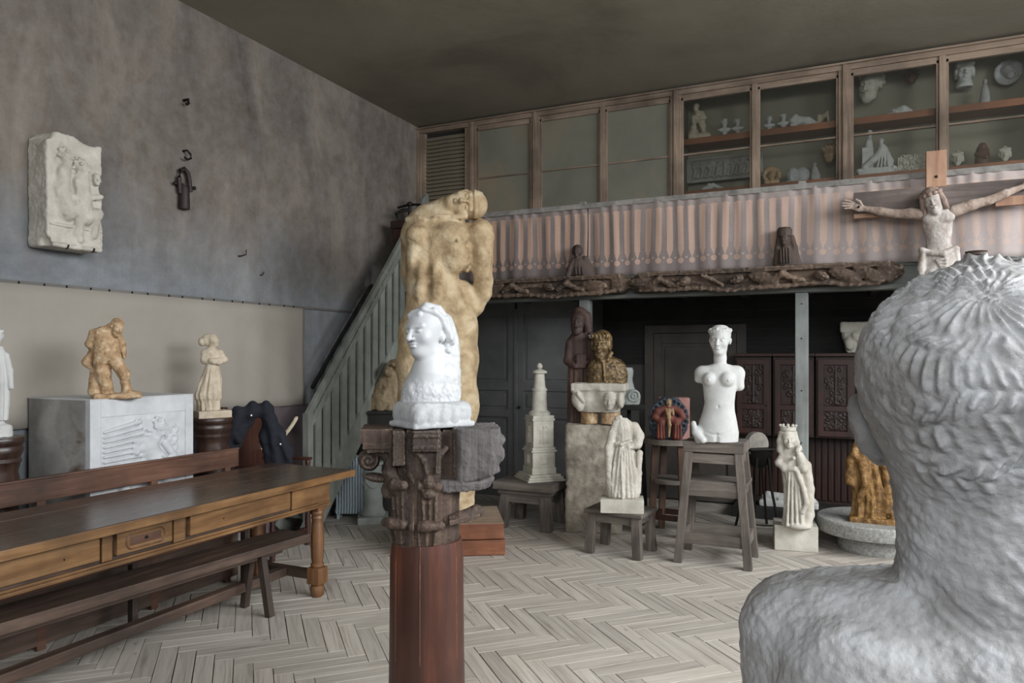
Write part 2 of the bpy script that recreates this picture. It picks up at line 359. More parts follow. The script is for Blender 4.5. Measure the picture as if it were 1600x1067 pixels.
class Sculpt:
    def __init__(s): s.pr = []; s.st = [(np.eye(3), np.zeros(3), 1.0)]
    def push(s, loc=(0, 0, 0), rot=(0, 0, 0), sc=1.0):
        R, t, k = s.st[-1]; r = np.array(Euler([math.radians(a) for a in rot]).to_matrix())
        s.st.append((R@r, t+k*(R@np.array(loc, float)), k*sc)); return s
    def pop(s): s.st.pop(); return s
    def _add(s, fn, lo, hi, k, sub):
        R, t, sc = s.st[-1]; lo = np.array(lo, float); hi = np.array(hi, float)
        cs = np.array([[(lo, hi)[a][0], (lo, hi)[b][1], (lo, hi)[c][2]] for a in (0, 1) for b in (0, 1) for c in (0, 1)])
        wc = t+sc*(cs@R.T); s.pr.append((fn, wc.min(0), wc.max(0), k*sc, sub, R, t, sc)); return s
    def ell(s, c, r, rot=None, k=4, sub=False):
        if not isinstance(r, (tuple, list)): r = (r, r, r)
        if rot: s.push(c, rot); cc = (0, 0, 0)
        else: cc = c
        def fn(x, y, z):
            x = x-cc[0]; y = y-cc[1]; z = z-cc[2]
            k0 = np.sqrt((x/r[0])**2+(y/r[1])**2+(z/r[2])**2); k1 = np.sqrt((x/r[0]**2)**2+(y/r[1]**2)**2+(z/r[2]**2)**2)+1e-6
            return k0*(k0-1)/k1
        s._add(fn, [cc[i]-r[i] for i in range(3)], [cc[i]+r[i] for i in range(3)], k, sub)
        if rot: s.pop()
        return s
    def cap(s, a, b, ra, rb=None, k=4, sub=False):
        rb = ra if rb is None else rb; a = np.array(a, float); b = np.array(b, float); ba = b-a; L2 = float(ba@ba)+1e-9
        def fn(x, y, z):
            px, py, pz = x-a[0], y-a[1], z-a[2]
            h = np.clip((px*ba[0]+py*ba[1]+pz*ba[2])/L2, 0, 1)
            return np.sqrt((px-h*ba[0])**2+(py-h*ba[1])**2+(pz-h*ba[2])**2)-(ra+(rb-ra)*h)
        m = max(ra, rb); s._add(fn, np.minimum(a, b)-m, np.maximum(a, b)+m, k, sub); return s
    def chain(s, pts, k=4):
        for p, q in zip(pts, pts[1:]): s.cap(p[:3], q[:3], p[3], q[3], k)
        return s
    def line(s, pts, r, k=1, sub=True):
        for p, q in zip(pts, pts[1:]): s.cap(p, q, r, r, k, sub)
        return s
    def box(s, c, h, r=0.0, rot=None, k=1, sub=False):
        if rot: s.push(c, rot); cc = (0, 0, 0)
        else: cc = c
        def fn(x, y, z):
            qx = np.abs(x-cc[0])-h[0]+r; qy = np.abs(y-cc[1])-h[1]+r; qz = np.abs(z-cc[2])-h[2]+r
            return np.sqrt(np.maximum(qx, 0)**2+np.maximum(qy, 0)**2+np.maximum(qz, 0)**2)+np.minimum(np.maximum(qx, np.maximum(qy, qz)), 0)-r
        s._add(fn, [cc[i]-h[i] for i in range(3)], [cc[i]+h[i] for i in range(3)], k, sub)
        if rot: s.pop()
        return s
    def tor(s, c, R, r, rot=None, k=1, sub=False):
        """ring lying in the local x-z plane"""
        s.push(c, rot or (0, 0, 0))
        fn = lambda x, y, z: np.sqrt((np.sqrt(x**2+z**2)-R)**2+y**2)-r
        s._add(fn, (-R-r, -r, -R-r), (R+r, r, R+r), k, sub); s.pop(); return s
    def loft(s, sec, k=4, sub=False, fold=None, sq=2.0):
        """sections (z, cx, cy, rx, ry) bottom to top; fold(theta, z) adds to the radius"""
        A = np.array(sorted(sec), float); z0, z1 = A[0, 0], A[-1, 0]
        zs = np.linspace(z0, z1, 160)
        def sm(col):
            v = np.interp(zs, A[:, 0], A[:, col]); n = len(zs)
            g = max(3, int(n/len(A)/1.6)) | 1; kz = np.hanning(g+2)[1:-1]; kz /= kz.sum()
            return np.convolve(np.pad(v, g//2, mode='edge'), kz, 'valid')
        C = [sm(i) for i in range(1, 5)]
        def fn(x, y, z):
            cx, cy, rx, ry = [np.interp(z, zs, q) for q in C]
            dx = x-cx; dy = y-cy
            if sq == 2.0: q = np.sqrt((dx/rx)**2+(dy/ry)**2)
            else: q = (np.abs(dx/rx)**sq+np.abs(dy/ry)**sq)**(1/sq)
            d = (q-1)*np.minimum(rx, ry)
            if fold is not None: d = d-fold(np.arctan2(dy/ry, dx/rx), z)
            dz = np.maximum(z0-z, z-z1)
            return np.maximum(d, dz)
        mx = A[:, 3].max(); my = A[:, 4].max(); e = 6 if fold is not None else 0
        s._add(fn, (A[:, 1].min()-mx-e, A[:, 2].min()-my-e, z0), (A[:, 1].max()+mx+e, A[:, 2].max()+my+e, z1), k, sub); return s
    def mesh(s, name, m, parent=None, u=.005, vox=2.0, disp=None, loc=(0, 0, 0), rot=(0, 0, 0), noise=None):
        pos = [p for p in s.pr if not p[4]]
        lo = np.min([p[1] for p in pos], 0)-3*vox; hi = np.max([p[2] for p in pos], 0)+3*vox
        ns = np.ceil((hi-lo)/vox).astype(int)+1
        ax = [(lo[i]+vox*np.arange(ns[i])).astype(np.float32) for i in range(3)]
        G = np.full(ns, 1e3, np.float32)
        for fn, a, b, k, sub, R, t, sc in s.pr:
            mg = k+2.5*vox
            i0 = np.clip(np.floor((a-mg-lo)/vox).astype(int), 0, ns); i1 = np.clip(np.ceil((b+mg-lo)/vox).astype(int)+1, 0, ns)
            if np.any(i1 <= i0): continue
            sl = tuple(slice(i0[i], i1[i]) for i in range(3))
            X, Y, Z = np.meshgrid(ax[0][sl[0]]-t[0], ax[1][sl[1]]-t[1], ax[2][sl[2]]-t[2], indexing='ij')
            if not np.allclose(R, np.eye(3)):
                X, Y, Z = [(R[0, i]*X+R[1, i]*Y+R[2, i]*Z) for i in range(3)]
            d = fn(X/sc, Y/sc, Z/sc)*sc; g = G[sl]; k = max(k, 1e-3)
            if sub: d = -d; h = np.maximum(k-np.abs(g-d), 0)/k; G[sl] = np.maximum(g, d)+h*h*k*.25
            else: h = np.maximum(k-np.abs(g-d), 0)/k; G[sl] = np.minimum(g, d)-h*h*k*.25
        I = G < 0
        n = ns-1; cnt = np.zeros(n, np.int8)
        for dx in (0, 1):
            for dy in (0, 1):
                for dz in (0, 1): cnt += I[dx:dx+n[0], dy:dy+n[1], dz:dz+n[2]]
        act = (cnt > 0) & (cnt < 8); ci = np.argwhere(act); idx = np.full(n, -1, np.int64); idx[act] = np.arange(len(ci))
        acc = np.zeros((len(ci), 3)); wt = np.zeros(len(ci))
        cor = [(a, b, c) for a in (0, 1) for b in (0, 1) for c in (0, 1)]
        val = {q: G[ci[:, 0]+q[0], ci[:, 1]+q[1], ci[:, 2]+q[2]] for q in cor}
        for a in cor:
            for axx in range(3):
                if a[axx]: continue
                b = list(a); b[axx] = 1; b = tuple(b); va, vb = val[a], val[b]
                cr = (va < 0) != (vb < 0); tt = np.where(cr, va/np.where(cr, va-vb, 1), 0)
                p = np.array(a, float)[None, :].repeat(len(ci), 0); p[:, axx] += tt
                acc += p*cr[:, None]; wt += cr
        V = lo+vox*(ci+acc/wt[:, None])
        quads = []
        for axx in range(3):
            o1, o2 = [(1, 2), (2, 0), (0, 1)][axx]
            sA = [slice(1, n[i]) for i in range(3)]; sB = list(sA); sA[axx] = slice(0, n[axx]); sB[axx] = slice(1, n[axx]+1)
            A = I[tuple(sA)]; B = I[tuple(sB)]; e = np.argwhere(A != B)
            if not len(e): continue
            for q in range(3):
                if q != axx: e[:, q] += 1
            ins = I[e[:, 0], e[:, 1], e[:, 2]]
            def cell(d1, d2):
                c = e.copy(); c[:, o1] -= d1; c[:, o2] -= d2; return idx[c[:, 0], c[:, 1], c[:, 2]]
            q4 = np.stack([cell(1, 1), cell(0, 1), cell(0, 0), cell(1, 0)], 1)
            q4[~ins] = q4[~ins][:, ::-1]; quads.append(q4)
        Q = np.concatenate(quads); Q = Q[(Q >= 0).all(1)]
        me = bpy.data.meshes.new(name)
        def fill(V):
            me.vertices.add(len(V)); me.loops.add(Q.size); me.polygons.add(len(Q))
            me.vertices.foreach_set('co', (V*u).astype(np.float32).ravel())
            me.loops.foreach_set('vertex_index', Q.astype(np.int32).ravel())
            me.polygons.foreach_set('loop_start', np.arange(0, Q.size, 4, dtype=np.int32))
            me.polygons.foreach_set('use_smooth', np.ones(len(Q), bool)); me.update(calc_edges=True)
        fill(V)
        if disp is not None or noise is not None:
            N = np.zeros(len(V)*3, np.float32); me.vertex_normals.foreach_get('vector', N); N = N.reshape(-1, 3)
            dd = np.zeros(len(V))
            if noise is not None:
                for amp, fr in noise: dd += amp*fbm(V, fr, 3, int(fr*100))
            if disp is not None: dd += disp(V, N)
            me.vertices.foreach_set('co', ((V+N*dd[:, None])*u).astype(np.float32).ravel()); me.update()
        return link(name, me, m, parent, loc, rot)

def head(S, c, h, rot=(0, 0, 0), ears=True, beard=False, hair=None, eyes=True, ear_k=.02):
    """a head of height h centred at c, face toward -y"""
    S.push(c, rot, h)
    S.ell((0, .07, .14), (.33, .41, .35), k=.05).ell((0, -.09, -.10), (.27, .30, .37), k=.14)
    S.ell((0, -.22, -.40), (.13, .14, .095), k=.14)
    for q in (-1, 1):
        S.ell((q*.17, -.23, -.13), (.10, .10, .10), k=.08)
        S.cap((q*.03, -.365, .07), (q*.19, -.30, .09), .04, .035, k=.05)
        if eyes:
            S.ell((q*.125, -.405, .0), (.082, .085, .056), k=.025, sub=True)
            S.ell((q*.125, -.325, -.005), (.065, .055, .036), k=.012)
        if ears: S.ell((q*.335, .04, -.04), (.035, .075, .115), rot=(0, q*8, 0), k=ear_k)
    S.cap((0, -.375, .06), (0, -.475, -.135), .028, .052, k=.02)
    for q in (-1, 1): S.ell((q*.045, -.415, -.145), (.032, .045, .03), k=.02)
    S.ell((0, -.385, -.235), (.088, .045, .024), k=.02).ell((0, -.375, -.285), (.07, .05, .028), k=.02)
    S.cap((-.08, -.428, -.258), (.08, -.428, -.258), .013, .013, k=.01, sub=True)
    if beard:
        S.ell((0, -.26, -.45), (.17, .16, .17), k=.08).ell((-.16, -.16, -.33), (.1, .14, .16), k=.08).ell((.16, -.16, -.33), (.1, .14, .16), k=.08)
        S.cap((-.1, -.43, -.2), (.1, -.43, -.2), .035, .035, k=.04)
    if hair: hair(S)
    S.pop(); return S
def curls(n=70, r=.075, back=True, zmin=.0):
    def f(S):
        rg = random.Random(n)
        for i in range(n):
            z = 1-2*(i+.5)/n; a = i*2.39996; q = math.sqrt(1-z*z)
            x, y = q*math.cos(a), q*math.sin(a)
            if z < zmin and (y < .1): continue
            if y < -.55 and z < .55: continue
            if z < -.5: continue
            S.ell((x*.35, .07+y*.43, .14+z*.37), r*rg.uniform(.8, 1.25), k=.03)
    return f
def cap_hair(S):
    S.ell((0, .10, .17), (.37, .44, .37), k=.03)
    S.cap((-.25, -.22, .30), (.25, -.22, .30), .12, .12, k=.05)
    for q in (-1, 1): S.ell((q*.32, .02, .0), (.08, .22, .24), k=.04)
def veil(S):
    S.ell((0, .16, .16), (.40, .42, .42), k=.04)
    for q in (-1, 1): S.chain([(q*.24, -.16, .40, .13), (q*.35, -.10, .1, .11), (q*.37, -.04, -.3, .13), (q*.42, .02, -.7, .16)], k=.06)
# ================================================================ THE SETTING
XW, YF, YG, YB, ZC = -4.855, 6.73, 7.73, 8.35, 4.49      # left wall, gallery front, glazing, far wall, ceiling
XR, YR = 3.6, -2.5
ZU, ZL, ZRAIL = 2.20, 2.42, 3.13                          # underside of gallery beam, its top, rail
struct(MB().span(XW-.2, XW, YR, 9.2, 0, ZC+.2).build('wall_left', 'wall'))
struct(MB().span(XW-.2, XR+.2, YR-.2, 9.2, ZC, ZC+.2).build('ceiling', 'ceiling'))
# right wall with a tall studio window
o = MB(); o.span(XR, XR+.2, YR, 9.2, 0, 1.2).span(XR, XR+.2, YR, 9.2, 4.4, ZC)
o.span(XR, XR+.2, YR, -1.0, 1.2, 4.4).span(XR, XR+.2, 6.2, 9.2, 1.2, 4.4)
struct(o.build('wall_right', 'rear'))
def window(name, ax, pos, a0, a1, z0, z1, nh, nv):
    fr = MB(); t = .05
    def seg(u0, u1, v0, v1):
        if ax == 'x': fr.span(pos-.03, pos+.03, u0, u1, v0, v1)
        else: fr.span(u0, u1, pos-.03, pos+.03, v0, v1)
    for i in range(nh+1):
        u = a0+(a1-a0)*i/nh; seg(u-t/2, u+t/2, z0, z1)
    for j in range(nv+1):
        v = z0+(z1-z0)*j/nv; seg(a0, a1, v-t/2, v+t/2)
    f = struct(fr.build(name, 'iron'))
window('window_1', 'x', XR+.1, -1.0, 6.2, 1.2, 4.4, 6, 3)
o = MB(); o.span(XW, XR, YR-.2, YR, 0, 1.2).span(XW, XR, YR-.2, YR, 4.4, ZC).span(XW, -1.4, YR-.2, YR, 1.2, 4.4).span(3.4, XR, YR-.2, YR, 1.2, 4.4)
struct(o.build('wall_rear', 'rear'))
window('window_2', 'y', YR-.1, -1.4, 3.4, 1.2, 4.4, 5, 3)
# under the gallery: panelled doors on the left, a recess with its own wall on the right
XREC = -2.66
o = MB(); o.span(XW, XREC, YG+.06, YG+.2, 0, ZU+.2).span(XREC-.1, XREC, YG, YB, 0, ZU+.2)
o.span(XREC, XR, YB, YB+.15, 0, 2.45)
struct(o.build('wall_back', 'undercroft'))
struct(MB().span(XW, XR, YG+.42, YG+.5, 2.4, ZC).build('wall_back_upper', 'case_back'))

# floor: a dark slab and herringbone planks laid at forty-five degrees
fl = struct(MB().span(XW-.2, XR+.2, YR-.2, 9.2, -.15, -.02).build('floor', 'black_beam'))
PW, PL = .098, .49; q2 = 1/math.sqrt(2)
A0 = Vector((-1.24, 5.035))
planks = []
for m_ in range(-16, 17):
    for k in range(-75, 76):
        for kind in (0, 1):
            if kind == 0: cx, cy, lx, ly = k*PW+m_*PL+PL/2, k*PW-m_*PL+PW/2, PL, PW
            else: cx, cy, lx, ly = k*PW+PL+m_*PL+PW/2, k*PW+PW-PL/2-m_*PL, PW, PL
            X = A0.x+(cx+cy)*q2; Y = A0.y+(cx-cy)*q2
            if not (XW-.2 < X < 3.4 and .5 < Y < 8.6): continue
            d = -SN*X+CS*Y; r = (CS*X+SN*Y)/max(d, .1)
            if d < 1.0 or abs(r) > .85: continue
            seen = (d > 3.5 and abs(r) < .74 and X > -4.6 and Y < 7.8 and not (r > .30 and d < 4.9 and r*F+800 > 1150+(1.0)*max(0, 0)))
            if X < -3.9 and Y < 4.4: seen = False
            planks.append((d if seen else 100+d, X, Y, kind, r))
planks.sort()
def plank_geo(kind, wv, lv, t):
    """box with its own grain uv; long axis along local x"""
    hx, hy = lv/2, wv/2; e = .0008
    vs = [(-hx, -hy, -.02), (hx, -hy, -.02), (hx, hy, -.02), (-hx, hy, -.02), (-hx, -hy, t-e), (hx, -hy, t-e), (hx, hy, t-e), (-hx, hy, t-e),
          (-hx+e, -hy+e, t), (hx-e, -hy+e, t), (hx-e, hy-e, t), (-hx+e, hy-e, t)]
    fs = [(0, 1, 5, 4), (1, 2, 6, 5), (2, 3, 7, 6), (3, 0, 4, 7), (4, 5, 9, 8), (5, 6, 10, 9), (6, 7, 11, 10), (7, 4, 8, 11), (8, 9, 10, 11)]
    return vs, fs
def mk_plank_mesh(name, items):
    V = []; Fc = []; UV = []; T = []
    for (X, Y, ang, wv, lv, t, tone) in items:
        vs, fs = plank_geo(0, wv, lv, t); b = len(V); ca, sa = math.cos(ang), math.sin(ang)
        V += [(X+x*ca-y*sa, Y+x*sa+y*ca, z) for x, y, z in vs]; Fc += [tuple(b+i for i in f) for f in fs]
        ou, ov = random.random()*9, random.random()*9
        for f in fs: UV += [(vs[i][0]+ou, vs[i][1]+ov) for i in f]
        T += [tone]*len(vs)
    me = bpy.data.meshes.new(name); me.from_pydata(V, [], Fc)
    uv = me.uv_layers.new(name='UVMap'); uv.data.foreach_set('uv', [c for q in UV for c in q])
    at_ = me.attributes.new('tone', 'FLOAT', 'POINT'); at_.data.foreach_set('value', T)
    me.materials.append(M['plank']); return me
shared = [mk_plank_mesh('plank', [(0, 0, 0, PW-g, PL-g*.8, h, tone)]) for g, h, tone in
          [(random.choice([.003, .004, .005, .008]), random.uniform(-.0015, .0012), random.random()) for _ in range(48)]]
rest = []
for i, (key, X, Y, kind, r) in enumerate(planks):
    ang = (PI/4 if kind == 0 else -PI/4)+random.uniform(-.004, .004)+(PI if random.random() < .5 else 0)
    if i < 300: link('plank', random.choice(shared), None, fl, (X, Y, 0), (0, 0, ang))
    else:
        g = random.choice([.003, .004, .005, .008]); rest.append((X, Y, ang, PW-g, PL-g, random.uniform(-.0015, .0012), random.random()))
pr = link('planks', mk_plank_mesh('planks', rest), None, fl); pr['kind'] = 'stuff'

# gallery: floor, fascia beam, joists, posts
struct(MB().span(XW, XR, YF+.1, YG+.02, ZL-.06, ZL).build('gallery_floor', 'black_beam'))
bm_ = MB().span(-4.05, XR, YF, YF+.10, ZU+.02, ZL).span(-4.05, XR, YF-.03, YF+.12, ZU, ZU+.035).span(-4.05, XR, YF-.015, YF+.1, ZL-.03, ZL)
gb = struct(bm_.build('trim_1', 'beam'))
jb = 0
for i in range(13):
    struct(MB().span(-4.0+i*.6, -3.93+i*.6, YF+.1, YB, ZU+.06, ZL-.06).build('gallery_joist', 'black_beam'))
struct(MB().span(XREC, XR, YG, YB, ZL-.06, ZL-.02).build('recess_ceiling', 'black_beam'))
def post(X, label):
    t = thing('gallery_post', label, 'post', (X, YF+.055, 0))
    MB().span(-.052, .052, -.052, .052, .0, ZU, .006).build('shaft', 'post', t)
    MB().span(-.062, .062, -.062, .062, 0, .12, .006).build('foot_block', 'post', t)
    for z in (.5, .9, 1.35, 1.8, 2.1): MB().ball((0, 0, 0), .006, 8).build('nail', 'iron', t, (0, -.053, z))
post(onY(912.5, 600, YF).x, 'grey-green painted gallery post behind the bearded dark wooden saint')
post(onY(1252.5, 600, YF).x, 'pale grey-green gallery post standing behind the crowned virgin statue')

# rail with its ledge, and the printed cloth that hangs from it
rail = thing('gallery_rail', 'dusty grey gallery handrail above the printed cloth', 'railing', (-4.2, YF, ZRAIL))
MB().span(0, 7.7, -.04, .09, -.05, .0, .006).build('top_rail', 'ledge', rail)
MB().span(0, 7.7, .03, .06, -.70, -.64).build('bottom_rail', 'ledge', rail)
for X in (-4.16, -2.36, -.36, 1.6, 3.4):
    MB().span(X+4.2-.03, X+4.2+.03, 0, .06, -.71, .03, .004).build('baluster_post', 'ledge', rail)
def cloth_mat():
    t = NT('printed_gallery_cloth'); tc = t.n('ShaderNodeTexCoord'); sp = t.n('ShaderNodeSeparateXYZ')
    t.l(tc.outputs['UV'], sp.inputs[0]); x, z = sp.outputs[0], sp.outputs[1]       # metres along and up
    P = .1005
    fx = t.math('ABSOLUTE', t.math('SUBTRACT', t.math('FRACT', t.math('DIVIDE', x, P)), .5))      # 0 on the motif axis
    hx = t.math('SUBTRACT', .5, fx)                                                                # 0 between motifs
    wn = t.math('MULTIPLY', t.math('SUBTRACT', t.noise(t.coord((1, 1, 1)), 60, 2), .5), .004)
    dx = t.math('ADD', t.math('MULTIPLY', fx, P), wn); ex = t.math('MULTIPLY', hx, P)
    def band(v, lo, hi): return t.math('MULTIPLY', t.math('GREATER_THAN', v, lo), t.math('LESS_THAN', v, hi))
    def bar(wd, lo, hi): return t.math('MULTIPLY', t.math('LESS_THAN', dx, wd), band(z, lo, hi))
    def disc(xx, zc, r):
        dz = t.math('SUBTRACT', z, zc)
        return t.math('LESS_THAN', t.math('ADD', t.math('MULTIPLY', xx, xx), t.math('MULTIPLY', dz, dz)), r*r)
    stripes = bar(.027, .21, .60)
    for q in (bar(.019, .185, .62), bar(.011, .165, .19), bar(.005, .15, .17), disc(dx, .122, .026), disc(ex, .15, .009), bar(.034, .60, .612)):
        stripes = t.math('MAXIMUM', stripes, q)
    fade = t.ramp(t.noise(t.coord((1.2, 1, .6)), 1.5, 3), [(.3, (150, 150, 150)), (.6, (255, 255, 255))])
    base = t.ramp(t.noise(t.coord((2, 1, 1)), 2.0, 4), [(.3, (98, 88, 86)), (.7, (122, 111, 108))])
    # faded towards the right-hand end and along the top
    gr = t.n('ShaderNodeMapRange'); gr.inputs[1].default_value = 2.2; gr.inputs[2].default_value = 5.6; t.l(x, gr.inputs[0])
    base = t.mix(t.math('MULTIPLY', gr.outputs[0], .8), base, lin((176, 164, 160)))
    tp = t.n('ShaderNodeMapRange'); tp.inputs[1].default_value = .5; tp.inputs[2].default_value = .68; t.l(z, tp.inputs[0])
    base = t.mix(t.math('MULTIPLY', tp.outputs[0], .35), base, lin((170, 156, 148)))
    inkc = t.ramp(t.math('DIVIDE', x, 8.0), [(0, (186, 140, 84)), (.09, (190, 144, 90)), (.11, (172, 140, 122)), (1, (188, 166, 152))])
    gold = t.math('MULTIPLY', t.math('LESS_THAN', z, .16), t.math('LESS_THAN', x, .82))
    inkc = t.mix(gold, inkc, lin((206, 152, 70)))
    ff = t.math('MULTIPLY', stripes, t.math('SUBTRACT', .95, t.math('MULTIPLY', t.math('POWER', gr.outputs[0], 2.5), .55)))
    col = t.mix(ff, base, inkc)
    weave = t.noise(t.coord((60, 60, 60)), 3, 3)
    col = t.mix(.08, col, t.ramp(weave, [(.3, (90, 80, 76)), (.7, (230, 220, 214))]))
    t.l(col, t.b.inputs['Base Color']); t.b.inputs['Roughness'].default_value = .95
    t.l(t.bump(t.noise(t.coord(), 300, 3), .0006), t.b.inputs['Normal'])
    return t.m
def pleated(name, x0, x1, z0, z1, m, parent=None, y=0.0, amp=.016, seed=3, uvx=0.0, nz=14):
    rg = random.Random(seed); n = int((x1-x0)/.012); V = []; Fc = []; UV = []
    ph = [rg.random()*6.28 for _ in range(5)]
    for i in range(n+1):
        x = x0+(x1-x0)*i/n
        for j in range(nz+1):
            v = j/nz; a = amp*(.45+.55*(1-v)**.7)
            top = .5*(1-abs(2*v-1))*0
            s_ = math.sin(x*33+ph[0]+1.6*math.sin(x*5+ph[1]))*.55+math.sin(x*14.5+ph[2]+1.2*math.sin(x*2.3))*.6+.3*math.sin(x*71+ph[3]+v*2)*(v**3+.2)
            cr = .006*math.sin(x*60+ph[4])*max(0, v-.82)/.18
            V.append((x+.004*math.sin(v*5+x*9), y-abs(amp)-a*s_-cr, z0+(z1-z0)*v+.006*math.sin(x*9+ph[1])*(1-v)))
            UV.append((uvx+x-x0, z1*0+(z1-z0)*v))
    for i in range(n):
        for j in range(nz):
            a = i*(nz+1)+j; Fc.append((a, a+nz+1, a+nz+2, a+1))
    me = bpy.data.meshes.new(name); me.from_pydata(V, [], Fc)
    uv = me.uv_layers.new(name='UVMap'); li = [l.vertex_index for l in me.loops]
    uv.data.foreach_set('uv', [c for i in li for c in UV[i]])
    me.polygons.foreach_set('use_smooth', [True]*len(me.polygons))
    o = link(name, me, m, parent); md = o.modifiers.new('thick', 'SOLIDIFY'); md.thickness = .004; return o
M['cloth'] = cloth_mat()
XJ = onY(920, 400, YF).x
c1 = pleated('gallery_curtain', -4.16, XJ-.01, ZL+.0, ZRAIL-.045, 'cloth', None, YF-.012, .014, 3, 0)
tag(c1, 'left half of the printed cloth on the gallery rail, with ochre discs', 'curtain')
c2 = pleated('gallery_curtain', XJ+.0, 3.4, ZL-.01, ZRAIL-.03, 'cloth', None, YF-.014, .016, 5, XJ+4.16)
tag(c2, 'long pleated cloth printed with pink stripes and discs behind the crucifix', 'curtain')

# glazed partition above the gallery
XS = [onY(p, 300, YG).x for p in (655, 740, 838, 943, 1057, 1180, 1320, 1472)]+[1.60, 2.42, 3.24]
thick = {0, 1, 2, 4, 6, 8, 10}
zt = ZC-.02; zb = 2.42; zbar = 3.77
part = struct(link('window_3', None)); part['label'] = 'worn painted glazed partition above the gallery rail'
for i, X in enumerate(XS):
    wd = .055 if i in thick else .028
    MB().span(X-wd, X+wd, YG-.045, YG+.03, zb, zt, .004).build('mullion', 'frame', part)
    if i in thick: MB().span(X-wd*.35, X+wd*.35, YG-.062, YG-.04, zb, zt, .004).build('cover_strip', 'frame', part)
MB().span(XW, XR, YG-.05, YG+.04, zt-.07, zt, .004).build('head_rail', 'frame_h', part)
MB().span(XW, XR, YG-.075, YG-.04, zt-.02, zt+.0, .003).build('head_moulding', 'frame_h', part)
for i in range(len(XS)-1):
    x0 = XS[i]+(.055 if i in thick else .028); x1 = XS[i+1]-(.055 if i+1 in thick else .028)
    if i == 0:
        MB().span(x0, x0+.05, YG-.03, YG+.02, zb, zt-.07, .003).build('stile', 'frame', part)
        MB().span(x1-.05, x1, YG-.03, YG+.02, zb, zt-.07, .003).build('stile', 'frame', part)
        MB().span(x0+.05, x1-.05, YG-.03, YG+.02, 3.42, 3.50, .003).build('cross_rail', 'frame_h', part)
        MB().span(x0+.05, x1-.05, YG+.025, YG+.04, zb, zt).build('shutter_back', 'black_beam', part)
        me = None; z = 2.5
        while z < zt-.1:
            if not 3.39 < z < 3.53:
                if me is None:
                    o = MB().box((0, 0, 0), (x1-x0-.1, .058, .008), (math.radians(52), 0, 0)).build('slat', 'louver', part, ((x0+x1)/2, YG-.005, z)); me = o.data
                else: link('slat', me, None, part, ((x0+x1)/2, YG-.005, z))
            z += .048
        continue
    # sash: top, bars, putty edges
    MB().span(x0, x1, YG-.03, YG+.02, zt-.13, zt-.07, .003).build('sash_top', 'frame_h', part)
    MB().span(x0, x0+.022, YG-.03, YG+.02, zb, zt-.1, .003).build('sash_stile', 'frame', part)
    MB().span(x1-.022, x1, YG-.03, YG+.02, zb, zt-.1, .003).build('sash_stile', 'frame', part)
    MB().span(x0, x1, YG-.022, YG+.012, zbar-.009, zbar+.009, .002).build('glazing_bar', 'frame_h', part)
    g = 'frost' if i < 4 else 'glass'
    MB().span(x0+.02, x1-.02, YG-.006, YG-.002, zbar+.008, zt-.12).build('pane', g, part)
    MB().span(x0+.02, x1-.02, YG-.006, YG-.002, zb+.3, zbar-.008).build('pane', g, part)
MB().span(XW, XR, YG-.03, YG+.03, zb, zb+.32).build('apron', 'frame_h', part)
# display cases behind the clear panes
ZS1, ZS2 = 3.955, 3.40
for (a, b, nm) in ((XS[4]+.05, XS[6]-.05, 'left'), (XS[6]+.05, XS[8]-.05, 'right'), (XS[8]+.05, XS[10], 'far')):
    for z, pos in ((ZS1, 'upper'), (ZS2, 'lower')):
        if nm == 'far': continue
        t = thing('display_shelf', f'{pos} orange-brown shelf in the {nm} glazed case above the gallery', 'shelf', (a, YG+.06, z))
        MB().span(.012, b-a-.012, .02, .355, -.035, 0, .002).build('board', 'shelf', t)
        MB().span(.008, b-a-.008, 0, .022, -.062, .003, .003).build('front_edge', 'shelf', t)
    struct(MB().span(a-.05, a-.01, YG+.03, YG+.42, 2.5, ZC).build('case_side', 'case_back'))
struct(MB().span(XS[8]-.02, XS[8]+.02, YG+.03, YG+.42, 2.5, ZC).build('case_side', 'case_back'))

# double panelled door below the gallery, left
def panel_leaf(t, x0, x1, y, zs, m, st=.09, handle=None):
    """frame of stiles and rails with recessed, raised-field panels; zs = list of rail (z0,z1)"""
    MB().span(x0, x0+st, y, y+.04, zs[0][0], zs[-1][1], .004).build('stile', m, t)
    MB().span(x1-st, x1, y, y+.04, zs[0][0], zs[-1][1], .004).build('stile', m, t)
    for a, b in zs: MB().span(x0+st, x1-st, y, y+.04, a, b, .004).build('rail', m, t)
    for (a, b), (c, d) in zip(zs, zs[1:]):
        p = MB().span(x0+st-.005, x1-st+.005, y+.022, y+.034, b, c); p.span(x0+st+.035, x1-st-.035, y+.010, y+.026, b+.035, c-.035, .008)
        p.build('panel', m, t)
dz = lambda py: onY(800, py, YG).z
rails = [(.02, dz(764)), (dz(652), dz(640)+.0), (dz(610), dz(597)), (dz(492), ZU+.1)]
d1 = thing('panelled_double_door', 'dark grey panelled double doors beneath the gallery behind the captive statue', 'door', (0, 0, 0))
xd = [-4.78, onY(806, 600, YG).x-.86, onY(806, 600, YG).x, XREC-.1]
xm = xd[2]
for a, b in ((xm-1.72, xm-.87), (xm-.85, xm-.012), (xm+.012, XREC-.03)):
    panel_leaf(d1, a, b, YG-.0, rails, 'door')
MB().span(xm-.02, xm+.02, YG-.015, YG+.02, .02, ZU, .006).build('meeting_strip', 'door', d1)
MB().ball((xm+.05, YG-.02, 1.05), .018, 10).build('door_knob', 'iron', d1)
struct(MB().span(XW, XREC, YG-.025, YG+.05, -.01, .11, .005).build('baseboard_back', 'door'))
